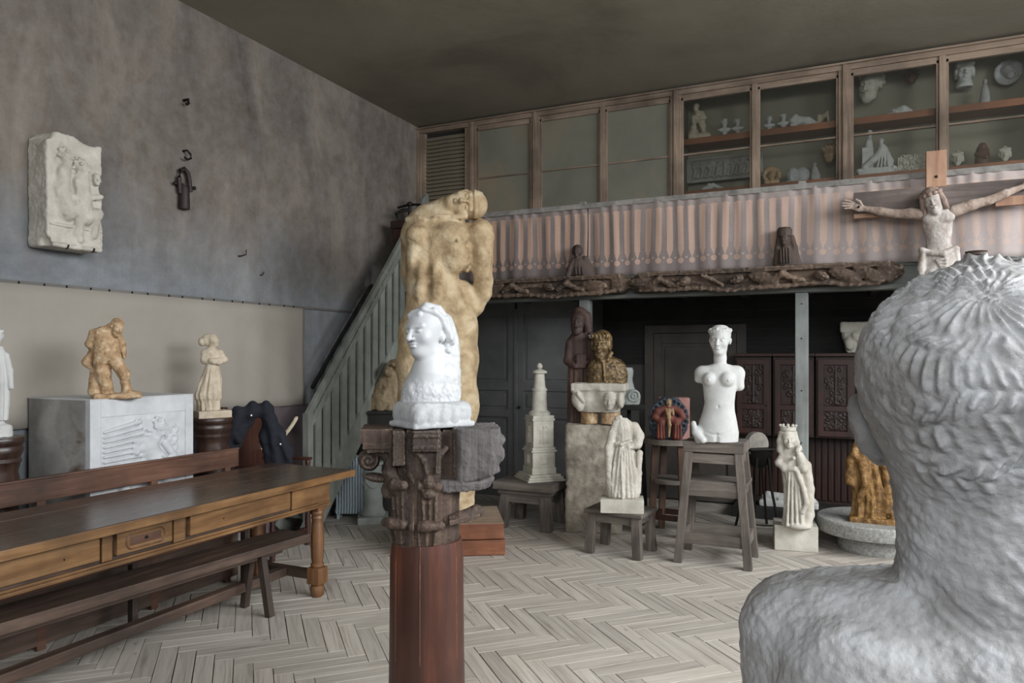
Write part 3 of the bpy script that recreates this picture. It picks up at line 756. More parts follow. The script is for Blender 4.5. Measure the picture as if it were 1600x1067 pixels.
# brown door in the recess
x0, x1 = onY(1022, 600, YB).x, onY(1152, 600, YB).x
d2 = thing('recess_door', 'dim brown door with moulded frame in the recess behind the torso', 'door', (0, 0, 0))
zt2 = onY(1080, 520, YB).z
MB().span(x0-.10, x0, YB-.05, YB, 0, zt2+.09, .005).build('door_frame', 'door_brown', d2)
MB().span(x1, x1+.10, YB-.05, YB, 0, zt2+.09, .005).build('door_frame', 'door_brown', d2)
MB().span(x0, x1, YB-.05, YB, zt2, zt2+.09, .005).build('door_frame', 'door_brown', d2)
panel_leaf(d2, x0+.005, x1-.005, YB-.042, [(.02, .2), (.75, .85), (zt2-.12, zt2-.005)], 'door_brown')
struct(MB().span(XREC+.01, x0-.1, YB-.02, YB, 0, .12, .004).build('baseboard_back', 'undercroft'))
# planked recess wall above and wainscot below the hanging cupboards
xa, xb = onY(1150, 600, YB).x+.06, 3.0
wn = struct(MB().span(xa, xb, YB-.03, YB-.005, 0, 1.0).build('wainscot', 'cupboard_panel'))
n_ = 34; me = None
for i in range(n_):
    X = xa+.035+i*(.062)
    if X > xb-.05: break
    if me is None: o = MB().span(-.024, .024, -.015, .0, 0, .78, .007).build('reed', 'cupboard', wn, (X, YB-.03, .13)); me = o.data
    else: link('reed', me, None, wn, (X, YB-.03, .13))
MB().span(xa, xb, YB-.06, YB-.02, 0, .12, .004).build('skirting', 'cupboard_panel', wn)
struct(MB().span(xa-.02, xb, 7.72, YB-.06, -.02, .10, .006).build('platform', 'black_beam'))
for i in range(9):
    struct(MB().span(XREC, 3.3, YB-.012, YB, 1.55+i*.1, 1.645+i*.1, .003).build('wall_board', 'black_beam'))

# linen hanging on the left wall
YL1 = 5.575
def hang():
    n = 150; nz = 10; V = []; Fc = []; y0 = .8
    for i in range(n+1):
        y = y0+(YL1-y0)*i/n
        for j in range(nz+1):
            v = j/nz; soft = min(1, max(0, (y-4.0)/1.2))
            dx = .034+.006*math.sin(y*7+.6)*(1-v)+soft*.010*(1-v*.7)*math.sin(y*24+2*math.sin(y*3))
            V.append((XW+dx, y+(.006*math.sin(j*.9) if i == n else 0), 1.185+(2.112-1.185)*v+.008*math.sin(y*2.0)*(1-v)))
    for i in range(n):
        for j in range(nz):
            a = i*(nz+1)+j; Fc.append((a, a+nz+1, a+nz+2, a+1))
    me = bpy.data.meshes.new('linen_hanging'); me.from_pydata(V, [], Fc); me.polygons.foreach_set('use_smooth', [True]*len(Fc))
    o = link('linen_hanging', me, 'cloth_wall'); md = o.modifiers.new('t', 'SOLIDIFY'); md.thickness = .003
    return o
ln = tag(hang(), 'long greige linen cloth hung along the left wall behind the figures', 'cloth')
struct(MB().span(XW, XW+.018, .6, 6.6, 2.112, 2.135, .003).build('trim_2', 'rear'))
for i in range(17):
    MB().span(-.001, .012, -.003, .003, -.02, .012).build('tack', 'iron', ln, (XW+.016, 2.9+i*.16+.02*math.sin(i*3), 2.118))
struct(MB().span(XW, XW+.010, 4.9, 6.1, .0, 1.175).build('trim_3', 'pink_tex'))
# ================================================================ FURNITURE
def rel(t): return (-t.location.x, -t.location.y, -t.location.z)
def yat(px, X): return onX(px, 600, X).y

# ---- long refectory table
TX0, TX1, TY0, TY1, TZ = -3.97, -3.19, .95, 4.23, .84
tb = thing('refectory_table', 'long polished walnut refectory table with carved drawers and turned legs', 'table', (-3.58, 2.6, 0)); R_ = rel(tb)
MB().span(TX0+.0, -3.76, TY0, TY1+.012, TZ-.045, TZ, .006).build('top_plank', 'table_top', tb, R_)
MB().span(-3.757, TX1-.012, TY0, TY1, TZ-.045, TZ, .006).build('top_plank', 'table_top', tb, R_)
MB().span(TX1-.012, TX1, TY0, TY1, TZ-.047, TZ-.001, .004).build('top_edge', 'table', tb, R_)
AX = -3.265; ay1 = 4.03
for X in (AX-.03, -3.90):
    MB().span(X-.01, X+.02, TY0+.1, ay1, .63, TZ-.046, .004).build('apron', 'bench', tb, R_)
MB().span(-3.9, AX-.02, ay1-.03, ay1, .63, TZ-.046, .004).build('apron', 'table', tb, R_)
ap = MB().span(AX-.01, AX+.014, TY0+.1, ay1+.006, .618, .636, .005).span(AX-.01, AX+.008, TY0+.1, ay1+.003, .636, .650, .004)
ap.build('apron_moulding', 'table', tb, R_)
zl, zh = .660, TZ-.052
def drawer(p0, p1, oval=False, knob=False, hole=None):
    y0, y1 = yat(p0, AX), yat(p1, AX)
    y0 = max(y0, TY0+.12)
    d = MB().span(AX-.012, AX+.018, y0+.008, y1-.008, zl+.010, zh-.010, .006).build('drawer', 'table', tb, R_)
    yc, zc = (y0+y1)/2, (zl+zh)/2
    if oval:
        pts = []; a = (y1-y0)*.33; b = .03
        for i in range(41):
            t = 2*PI*i/40; cc, ss = math.cos(t), math.sin(t)
            pts.append((AX+.019, yc+(a-b)*(1 if cc > 0 else -1)+b*cc if abs(cc) > .02 else yc+(a-b)*(1 if math.cos(t-.1) > 0 else -1), zc+b*1.25*ss))
        MB().tube(pts, .0045, 6).build('oval_moulding', 'table_leg', d, smooth=True)
        MB().span(AX+.012, AX+.0195, yc-a+.02, yc+a-.02, zc-.022, zc+.022, .004).build('oval_panel', 'pew', d)
        MB().ball((AX+.024, yc, zc+.004), .008, 10).build('keyhole_knob', 'iron', d, smooth=True)
    if hole: MB().ball((AX+.0165, y0+(y1-y0)*hole, zc-.005), .005, 8).build('knot_hole', 'iron', d)
    return y0, y1
drawer(-120, 155, hole=.75)
drawer(177, 268, True)
drawer(292, 452, hole=.30)
for p0, p1 in ((158, 174), (270, 288), (455, 514)):
    MB().span(AX-.012, AX+.008, yat(p0, AX), yat(p1, AX), zl-.006, zh+.003, .004).build('stile', 'table', tb, R_)
def table_leg(x, y):
    p = [(.036, .60), (.047, .585), (.047, .57), (.036, .555), (.042, .54), (.036, .525), (.040, .50), (.044, .42), (.045, .34), (.042, .26), (.036, .235), (.045, .225), (.045, .21), (.036, .2)]
    m = MB().lathe(p, 28); m.box((0, 0, .635), (.095, .095, .09), bev=.008); m.box((0, 0, .145), (.105, .105, .115), bev=.012)
    m.lathe([(.03, .09), (.046, .075), (.050, .045), (.044, .015), (.036, .0)], 24)
    return m.build('leg', 'table_leg', tb, (x-tb.location.x, y-tb.location.y, 0), smooth=True)
for x in (-3.31, -3.86):
    for y in (3.965, 1.15): table_leg(x, y)
for y in (3.965, 1.15): MB().span(-3.82, -3.35, y-.03, y+.03, .115, .175, .006).build('stretcher', 'bench', tb, R_)
MB().span(-3.62, -3.55, 1.18, 3.935, .115, .175, .008).build('long_stretcher', 'bench', tb, R_)

# ---- bench in front, pushed half under the table
b1 = thing('backless_bench', 'long worn brown bench pushed under the near side of the table', 'bench', (-3.45, 2.6, 0)); R1 = rel(b1)
MB().box((-3.55, 2.47, .42), (.27, 2.86, .058), (0, 0, math.radians(-4.6)), .006).build('seat', 'bench', b1, R1)
MB().box((-3.50, 2.47, .375), (.025, 2.5, .05), (0, 0, math.radians(-4.6)), .004).build('seat_rail', 'bench', b1, R1)
for y in (3.55, 1.4):
    b1x = (y-3.55)*.08
    MB().bar((-3.40, y-.02, .40), (-3.315, y-.03, 0), .045, .045, .004).build('leg', 'bench_leg', b1, (R1[0]+b1x, R1[1], R1[2]))
    MB().bar((-3.50, y, .40), (-3.60, y+.04, 0), .045, .045, .004).build('leg', 'bench_leg', b1, (R1[0]+b1x, R1[1], R1[2]))
    MB().span(-3.53, -3.37, y-.03, y+.03, .36, .40, .004).build('cross_batten', 'bench_leg', b1, (R1[0]+b1x, R1[1], R1[2]))
# ---- bench with a back rail, behind the table
b2 = thing('backed_bench', 'reddish wooden bench with a long back rail behind the table', 'bench', (-4.07, 2.6, 0)); R2 = rel(b2)
BX = -4.11
yE = yat(371, BX)
MB().span(BX-.014, BX+.014, .9, yE, .835, .965, .005).build('back_rail', 'pew', b2, R2)
MB().span(BX-.02, BX+.02, .9, yE, .958, .972, .004).build('top_moulding', 'pew', b2, R2)
MB().span(BX, -3.84, .9, yE, .42, .455, .005).build('seat', 'pew', b2, R2)
MB().span(BX-.012, BX+.010, .9, yE, .03, .44, .004).build('added_shade_panel', 'bench', b2, R2)  # added board, hides the block's foot and darkens the space under the table
for y in (yE-.10, yat(240, BX), yat(63, BX), 1.2):
    MB().span(BX-.02, BX+.012, y-.025, y+.025, .0, .9, .004).build('back_post', 'pew', b2, R2)
for y in (yE-.14, 3.0, 1.3):
    MB().span(-3.92, -3.875, y-.02, y+.02, 0, .42, .004).build('leg', 'bench_leg', b2, R2)

# ---- big relief-carved block by the wall
bx = [-4.80, -4.20]; by = [2.94, onX(302, 620, -4.20).y]; bz = onX(140, 625, -4.20).z
blk = thing('relief_block', 'large pale stone block with a winged figure relief, against the left wall', 'stone block', (-4.5, (by[0]+by[1])/2, 0)); RB = rel(blk)
MB().span(bx[0], bx[1]-.045, by[0], by[1], 0, bz-.004, .004).build('body', 'concrete', blk, RB)
W_ = by[1]-by[0]; pz0, pz1 = .12, onX(162, 652, -4.20).z; py0 = onX(158, 650, -4.20).y; py1 = onX(290, 650, -4.20).y
f = MB(); x0, x1 = bx[1]-.045, bx[1]
f.span(x0, x1, by[0], py0, 0, bz, .003).span(x0, x1, py1, by[1], 0, bz, .003).span(x0, x1, py0, py1, pz1, bz, .003).span(x0, x1, py0, py1, 0, pz0, .003)
f.span(bx[0], bx[1], by[0], by[1], bz-.006, bz+.002, .002)
f.build('face_border', 'cast_stone', blk, RB)
s = Sculpt(); pw, ph = (py1-py0)*100, 62.0           # centimetres; x along the wall, z up from the panel top downwards
s.box((pw/2, 1.5, -ph/2), (pw/2, 2.0, ph/2), k=.1)
for i in range(9):                                     # wing feathers sweeping left
    z = -8-i*3.1; s.cap((2, -.9, z-1.5), (26+i*1.0, -1.6, z+3.2-i*.5), 1.1, 1.5, k=.3)
for i in range(6): s.cap((24+i*3, -.8, -3.4-i*.3), (30+i*3.4, -1.0, -10-i*1.2), 1.1, 1.3, k=.5)
head(s, (40, -1.5, -9), 13, (0, 10, 38), beard=False, hair=curls(40, .08))
s.chain([(39, -.5, -16, 3.5), (33, -1, -22, 5.5), (38, -1.0, -32, 7.5), (46, -1, -42, 6)], k=3)
s.chain([(31, -1.5, -19, 2.6), (23, -2.0, -24, 2.2), (24, -2, -18, 1.9), (32, -2.2, -16, 1.7)], k=1)
s.chain([(45, -1.5, -20, 2.6), (52, -2, -30, 2.2), (44, -2.4, -33, 1.8), (38, -2.4, -32, 1.6)], k=1)
for i in range(5): s.tor((53, -.6, -12-i*6), 2.6, .9, k=.6)
s.chain([(22, -1, -33, 1.8), (15, -1.2, -46, 3), (24, -1, -58, 3)], k=2).chain([(36, -1, -40, 4), (30, -1.2, -54, 4)], k=2)
s.line([(30, -6, -36), (38, -8, -29), (46, -7, -33), (50, -6, -40)], .6, k=.6)
s.mesh('relief_panel', 'cast_stone', blk, .01, .55, noise=[(.12, .5)], loc=(bx[1]-.005-blk.location.x, py0-blk.location.y, pz1), rot=(0, 0, PI/2))

# ---- turned pedestals
def pedestal(loc, top, r, label, name='turned_pedestal', z0=0):
    t = thing(name, label, 'pedestal', (loc[0], loc[1], 0))
    MB().lathe([(r*.80, top-.26), (r*.84, top-.24), (r*.78, top-.20), (r*.86, top-.155), (r*.93, top-.14), (r*.87, top-.12), (r*.98, top-.085), (r, top-.07), (r*.94, top-.05), (r*1.04, top-.03), (r*1.06, top-.012), (r*1.02, top)], 40).build('capital', 'pedestal', t, smooth=True)
    MB().lathe([(r*.92, .16), (r*.88, .2), (r*.83, .6), (r*.79, top-.25)], 40).build('shaft', 'pedestal', t, smooth=True)
    MB().lathe([(r*1.15, 0), (r*1.15, .08), (r*1.02, .09), (r*1.08, .12), (r*.95, .165)], 40).build('base', 'pedestal', t, smooth=True)
    return t
pD = onX(330, 652, -4.45); pE = onX(-6, 683, -4.42)
pedestal(pD, pD.z, .155, 'dark turned mahogany pedestal between the relief block and the coat-draped chair')
pedestal(pE, pE.z, .135, 'dark turned pedestal cut by the left edge of the photo')

# ---- armchair with a coat thrown over it
cc = at(415, 700, 6.15); ch = thing('armchair', 'dark red high-backed wooden armchair under the navy coat', 'chair', (cc.x, cc.y, 0), math.radians(100))
# local: faces -y, image-left post carries the coat
MB().span(-.26, .26, .20, .235, .40, 1.20, .006).build('back_panel', 'chair', ch)
for q in (-1, 1):
    MB().span(q*.27-.025, q*.27+.025, .19, .24, 0, 1.23, .006).build('back_post', 'chair', ch)
    MB().lathe([(.022, 0), (.026, .2), (.02, .3), (.026, .42), (.018, .5), (.024, .6), (.016, .68), (.024, .72), (.02, .74)], 16).build('front_post', 'chair', ch, (q*.27, -.24, 0), smooth=True)
    MB().span(q*.27-.028, q*.27+.028, -.27, .2, .74, .765, .006).build('armrest', 'chair', ch)
MB().span(-.28, .28, -.26, .2, .40, .435, .006).build('seat', 'chair', ch)
MB().span(-.25, .25, -.25, -.22, .12, .16, .004).build('stretcher', 'chair', ch)
# coat in photo pixels, facing the camera
s = Sculpt()
s.chain([(-42, 0, -4, 6), (-38, -2, 22, 11), (-22, 0, 46, 9), (-2, 4, 57, 7), (18, 4, 57, 7), (24, 3, 40, 8), (34, 0, 14, 9), (48, 0, -16, 8), (50, 0, -26, 6)], k=8)
s.chain([(16, 8, 50, 9), (24, 10, 10, 14), (30, 10, -34, 14)], k=10).chain([(30, 6, 20, 9), (40, 6, -10, 10), (42, 6, -34, 9)], k=9).chain([(-4, 9, 50, 9), (-20, 10, 30, 12), (-34, 9, 0, 12), (-38, 9, -34, 10)], k=10)
s.chain([(-34, 2, 28, 10), (-44, 2, -2, 9), (-46, 2, -26, 7)], k=8)
s.chain([(-30, -6, 40, 5), (-36, -8, 20, 5), (-24, -8, 8, 5)], k=5)
fold = lambda V, N: 1.5*np.sin(V[:, 0]*.32+V[:, 2]*.06+3*vnoise(V, .03))
cp = at(398, 694, 5.86)
s.ell((-8, 2, 50), (34, 10, 10), rot=(0, -8, 0), k=8)
co = s.mesh('draped_coat', 'coat', None, 5.86/F, 1.3, disp=fold, noise=[(1.2, .08)], loc=cp, rot=(0, 0, facing(398)))
tag(co, 'navy wool coat draped over the back of the dark armchair', 'coat')
for x, z, y in ((-5, 46, -10), (-29, -4, -12), (38, 0, -12)):
    MB().ball((0, 0, 0), .008, 10).build('button', 'white_dot', co, (x*5.86/F, y*5.86/F, z*5.86/F))

# ---- stair up to the gallery
ST = -4.48; n0 = onX(483, 645, ST); yb, zr0 = n0.y, n0.z
sl = 1.20; ztop = ZL
st = thing('gallery_stair', 'grey-green painted stair with slatted balustrade rising to the gallery', 'staircase', (-4.66, yb, 0)); RS = rel(st)
yT = yb+(ztop-.10)/sl
def zs_(y): return (y-yb)*sl
for X in (ST, XW+.05):
    MB().bar((X, yb-.02, .02), (X, yT+.02, zs_(yT)+.02), .22, .042, .004, up=(1, 0, 0)).build('string_board', 'stair', st, RS)
nst = 12
for i in range(nst):
    z = (i+1)*ztop/nst-.02; y = yb+.02+(i+.5)*(yT-yb)/nst
    MB().span(XW+.07, ST-.02, y-.11, y+.10, z-.03, z, .004).build('tread', 'stair', st, RS)
hl = zr0-.07
MB().span(ST-.035, ST+.035, yb-.05, yb+.02, 0, zr0+.0, .005).build('newel', 'stair', st, RS)
yR = yT+.08
wr = [onX(*q, XW+.10) for q in ((578, 449), (556, 487), (528, 535), (497, 590), (488, 606))]
MB().tube([wr[0]+Vector((-.05, .06, .0)), wr[0]+Vector((0, .04, .02))]+wr, .022, 8).build('wall_handrail', 'black_beam', st, RS, smooth=True)
for X in (ST,):
    MB().bar((X, yb-.03, hl+.04), (X, yR, hl+.04+zs_(yR)), .055, .05, .008, up=(1, 0, 0)).build('handrail', 'stair', st, RS)
MB().bar((ST, yb, hl-.06), (ST, yR, hl-.06+zs_(yR)), .06, .026, .004, up=(1, 0, 0)).build('upper_rail', 'stair', st, RS)
me = None; k = 0
y = yb+.12
while y < yR-.02:
    z0 = zs_(y)+.10; z1 = zs_(y)+hl-.04
    if me is None: o = MB().span(-.012, .012, -.043, .043, 0, z1-z0, .003).build('baluster', 'stair', st, (ST-st.location.x, y-st.location.y, z0)); me = o.data
    else: link('baluster', me, None, st, (ST-st.location.x, y-st.location.y, z0))
    y += .128
MB().span(ST-.03, ST+.03, yR-.03, yR+.03, zs_(yR)-.1, hl+zs_(yR)+.06, .004).build('newel', 'stair', st, RS)
MB().span(XW+.02, ST+.03, yT, YF+.09, ZL-.06, ZL, .004).build('landing', 'stair', st, RS)
# rope handrail on the wall side
pa = onX(471, 652, ST-.02)
pts = [Vector((pa.x-.02, pa.y-.04, pa.z))+Vector((-.28*t, -.30*t, 0))+Vector((0, 0, -.24*t**.8-.10*math.sin(PI*t))) for t in [i/14 for i in range(15)]]
rp = MB().tube(pts, .017, 10)
for k in range(2): pass
ro = rp.build('rope', 'rope', None, smooth=True); tag(ro, 'pale twisted rope looped from the stair newel to the wall', 'rope')
tw = MB(); P2 = []
for i in range(141):
    t = i/140*14; a = min(int(t), 13); p = pts[a].lerp(pts[a+1], t-a); ang = i*.75
    P2.append(p+Vector((math.cos(ang)*.012, 0, math.sin(ang)*.012)))
tw.tube(P2, .009, 6).build('strand', 'rope', ro, smooth=True)

# ---- dark press on the landing
pp = onX(628, 400, -4.6); pc = Vector((-4.60, 6.9, ZL))
pr_ = thing('bookbinding_press', 'small dark cabinet with iron cross-handle on the stair landing', 'press', (-4.52, 7.0, ZL))
MB().span(-.13, .15, -.15, .15, 0, .66, .008).build('cabinet', 'cupboard', pr_)
MB().span(-.15, .17, -.17, .17, .66, .745, .006).build('top', 'cupboard_panel', pr_)
MB().lathe([(.02, .745), (.02, .93), (.035, .94), (.035, .96), (.015, .98)], 14).build('screw', 'iron', pr_, smooth=True)
MB().tube([(-.16, 0, .93), (0, 0, .95), (.16, -.02, .93)], .014, 8).build('handle', 'iron', pr_, smooth=True)
MB().tube([(-.10, -.08, .745), (-.12, -.1, .84), (-.05, -.06, .88), (0, 0, .89)], .02, 8).build('bracket', 'iron', pr_, smooth=True)

# ---- column radiator and small garlanded pedestal
rx = at(551, 808, 7.40); rd = thing('radiator', 'pale blue-grey cast column radiator under the stair', 'radiator', (rx.x, rx.y, 0), math.radians(24))
u = 7.45/F
me = None
for i in range(11):
    x = (-22+i*4.3)*u
    if me is None:
        m = MB()
        for yy in (-.06, 0, .06): m.tube([(0, yy, .06), (0, yy, .61)], .0115, 8)
        m.box((0, 0, .61), (.022, .16, .045), bev=.010); m.box((0, 0, .075), (.022, .16, .045), bev=.010)
        o = m.build('column_section', 'radiator', rd, (x, 0, 0)); me = o.data
    else: link('column_section', me, None, rd, (x, 0, 0))
for z in (.08, .6): MB().lathe([(.012, 0), (.024, .004), (.024, .02), (.01, .024)], 14).build('end_cap', 'radiator', rd, (-22*u-.012, 0, z), (0, -PI/2, 0), smooth=True)
for x in (-20*u, 20*u): MB().box((x, 0, .03), (.03, .14, .06), bev=.006).build('foot', 'radiator', rd)
MB().box((0, 0, .335), (44*u, .05, .50)).build('core', 'radiator', rd)
gp = at(583, 818, 7.22); u = 7.22/F
gd = thing('garlanded_pedestal', 'small grey glazed pedestal with swags beside the radiator', 'pedestal', (gp.x, gp.y, 0), facing(583))
MB().box((0, 0, .035), (47*u, 47*u, .07), bev=.008).build('plinth', 'grey_plinth', gd)
MB().lathe([(19*u, .07), (20*u, .09), (17*u, .12), (15.5*u, .14), (14.5*u, .18), (15*u, .42), (15*u, .455), (17*u, .465), (17*u, .485), (13*u, .495), (13.5*u, .56), (16*u, .575), (16*u, .60)], 32).build('shaft', 'grey_plinth', gd, smooth=True)
for a0 in range(4):
    pts = [(15.6*u*math.sin(a), -15.6*u*math.cos(a), .43-.075*math.sin(PI*t)) for t, a in [(j/10, (a0+j/10)*PI/2-.75) for j in range(11)]]
    MB().tube(pts, .011, 6).build('swag', 'grey_plinth', gd, smooth=True)
    MB().tube([pts[0], (pts[0][0], pts[0][1], .34)], .010, 6).build('swag_tail', 'grey_plinth', gd, smooth=True)

# cracked carving on a black chest under the stair
cp = at(616, 640, 7.58); u = 7.58/F
bk = thing('black_chest', 'black chest under the stair carrying the cracked carving', 'chest', (cp.x, cp.y, 0), facing(612))
MB().span(-38*u, 44*u, -.14, .16, 0, cp.z-.035, .006).build('body', 'black_beam', bk)
MB().span(-40*u, 46*u, -.16, .18, cp.z-.035, cp.z-.002, .006).build('lid', 'black_beam', bk)
s = Sculpt(); s.loft([(0, -4, 0, 40, 17), (12, -4, 0, 39, 17), (30, -2, 0, 32, 16), (55, 4, 0, 23, 14), (70, 6, 0, 18, 11), (78, 5, 0, 9, 6)], k=2)
s.ell((-8, -12, 60), (8, 8, 9), k=3).ell((6, -16, 66), (14, 5, 4), rot=(0, 30, 0), k=1)
s.line([(-22, -20, 38), (-8, -22, 30), (6, -22, 34), (18, -20, 30)], 1.3).line([(-4, -22, 60), (2, -20, 46), (-2, -22, 20)], 1.2).line([(8, -22, 55), (18, -20, 40), (14, -20, 12)], 1.3).line([(-24, -20, 14), (-10, -22, 22), (4, -22, 14)], 1.2)
o = s.mesh('cracked_carving', 'cracked', None, u, 1.5, noise=[(1.3, .12), (.6, .4)], loc=cp, rot=(0, 0, facing(612)))
tag(o, 'cracked beige carved fragment under the stair, left of the tall captive', 'sculpture')

# ---- stools and stands ------------------------------------------------------
def slab(x0, x1, y0, y1, z0, z1, b=.005): return MB().span(x0, x1, y0, y1, z0, z1, b)
# stool of the stone tower
d = 7.1; u = d/F; c = at(830, 813, d)
tz = at(830, 748, d).z
sw = thing('low_tower_stool', 'low grey wooden stool carrying the pale stone tower', 'stool', (c.x, c.y, 0), math.radians(0))
slab(-.29, .33, -.27, .27, tz-.075, tz, .006).build('top', 'stool', sw)
slab(-.25, .29, -.23, .23, tz-.12, tz-.078, .004).build('moulding', 'stool', sw)
slab(-.22, .26, -.215, -.185, tz-.20, tz-.12, .003).build('apron', 'stool', sw); slab(-.22, .26, .185, .215, tz-.20, tz-.12, .003).build('apron', 'stool', sw)
slab(.235, .26, -.2, .2, tz-.20, tz-.12, .003).build('apron', 'stool', sw); slab(-.22, -.195, -.2, .2, tz-.20, tz-.12, .003).build('apron', 'stool', sw)
for qx in (-1, 1):
    for qy in (-1, 1): MB().bar((.02+qx*.20, qy*.18, tz-.13), (.02+qx*.235, qy*.215, 0), .095, .085, .006).build('leg', 'stool_leg', sw)
# little stool of the headless figure
c = at(970, 832, 6.12); tz = at(970, 798, 6.0).z
sh = thing('small_milking_stool', 'small grey stool under the headless draped figure', 'stool', (c.x, c.y, 0), math.radians(-6))
slab(-.255, .255, -.19, .19, tz-.035, tz, .005).build('top', 'stool', sh)
for y in (-.155, .13): slab(-.19, .19, y, y+.025, tz-.105, tz-.036, .003).build('apron', 'stool', sh)
for x in (-.205, .18): slab(x, x+.025, -.13, .13, tz-.105, tz-.036, .003).build('apron', 'stool', sh)
for qx in (-1, 1):
    for qy in (-1, 1): MB().bar((qx*.19, qy*.14, tz-.036), (qx*.215, qy*.165, 0), .075, .06, .005).build('leg', 'stool_leg', sh)
# tall trestle stand of the white torso
FD = 5.75; fl_ = at(1150, 0, 5.84); tt = at(1120, 690, FD).z
q0 = at(1070, 690, 5.9); 
stx, sty = (at(1118, 690, 5.83).x+.0, at(1118, 690, 5.83).y+.06)
tr = thing('sculptors_trestle', 'tall grey splay-legged sculptor\'s stand under the white female torso', 'stand', (stx, sty, 0), 0)
hw, hd = .235, .18
for y0, y1 in ((-hd, -.005), (.0, hd)): slab(-hw, hw, y0, y1, tt-.085, tt, .006).build('top_plank', 'stool', tr)
def lp(qx, qy, z): t = 1-z/tt; return (qx*(hw-.05+.085*t), qy*(hd-.04+.07*t), z)
for qx in (-1, 1):
    for qy in (-1, 1): MB().bar(lp(qx, qy, tt-.08), lp(qx, qy, 0), .062, .055, .004).build('leg', 'stool_leg', tr)
for z, hgt, nm in ((tt-.135, .075, 'upper_rail'), (.20, .085, 'lower_rail')):
    for qy in (-1, 1):
        a, b = lp(-1, qy, z), lp(1, qy, z); MB().bar(a, b, hgt, .03, .003).build(nm, 'stool', tr)
    for qx in (-1, 1):
        a, b = lp(qx, -1, z), lp(qx, 1, z); MB().bar(a, b, .03, hgt, .003).build(nm, 'stool', tr)
zsf = at(1120, 752, 5.75).z
slab(-.255, .255, -.17, .17, zsf-.03, zsf, .004).build('shelf', 'stool', tr)
for qy in (-1, 1): 
    a, b = lp(-1, qy, zsf-.07), lp(1, qy, zsf-.07); MB().bar(a, b, .10, .03, .003).build('shelf_rail', 'stool', tr)
for qx in (-1, 1):
    a, b = lp(qx, -1, zsf-.06), lp(qx, 1, zsf-.06); MB().bar(a, b, .03, .09, .003).build('shelf_rail', 'stool', tr)
# round-topped turntable stand of the painted relief
d = 6.75; c = at(1050, 836, d); tz = at(1050, 684, d).z
rs = thing('round_modelling_stand', 'brown round-topped modelling stand under the painted relief', 'stand', (c.x, c.y, 0), math.radians(20))
MB().lathe([(.25, tz-.05), (.262, tz-.045), (.262, tz-.004), (.258, tz)], 40).build('round_top', 'stool', rs, smooth=True)
MB().lathe([(.20, .48), (.205, .485), (.205, .515), (.2, .52)], 32).build('round_shelf', 'stool', rs, smooth=True)
for k in range(4):
    a = k*PI/2+.35; x, y = math.sin(a), -math.cos(a)
    MB().bar((x*.17, y*.17, tz-.05), (x*.21, y*.21, 0), .06, .05, .004).build('leg', 'stand', rs)
    a2 = a+PI/2; MB().bar((x*.2, y*.2, .17), (math.sin(a2)*.2, -math.cos(a2)*.2, .17), .05, .025, .003).build('stretcher', 'cupboard', rs)
# grindstone in its black trough
d = 6.95; c = at(1186, 823, d); u = d/F
gs = thing('grindstone', 'grey round grindstone in a black trough on thin iron legs', 'grindstone', (c.x, c.y, 0), facing(1186)+.5)
zt_ = at(1186, 697, d).z
MB().lathe([(.005, -.03), (20*u, -.03), (20*u, .03), (.005, .03)], 40).build('wheel', 'grind', gs, (-.03, 0, zt_+.015), (PI/2, 0, .2), smooth=True)
tm = MB(); tm.box((0, 0, zt_-.02), (.30, .24, .02), bev=.004); tm.lathe([(.06, zt_-.20), (.10, zt_-.16), (.14, zt_-.02)], 20, sx=1.0, sy=.8)
tm.build('trough', 'iron', gs, smooth=True)
for a in (.5, 2.4, 3.9, 5.6):
    MB().tube([(math.sin(a)*.10, -math.cos(a)*.10, zt_-.10), (math.sin(a)*.14, -math.cos(a)*.12, .4), (math.sin(a)*.24, -math.cos(a)*.2, .0)], .013, 8).build('leg', 'iron', gs, smooth=True)
MB().tube([(-.2, .0, .06), (0, -.05, .04), (.24, -.1, .03)], .008, 6).build('tie_rod', 'iron', gs, smooth=True)

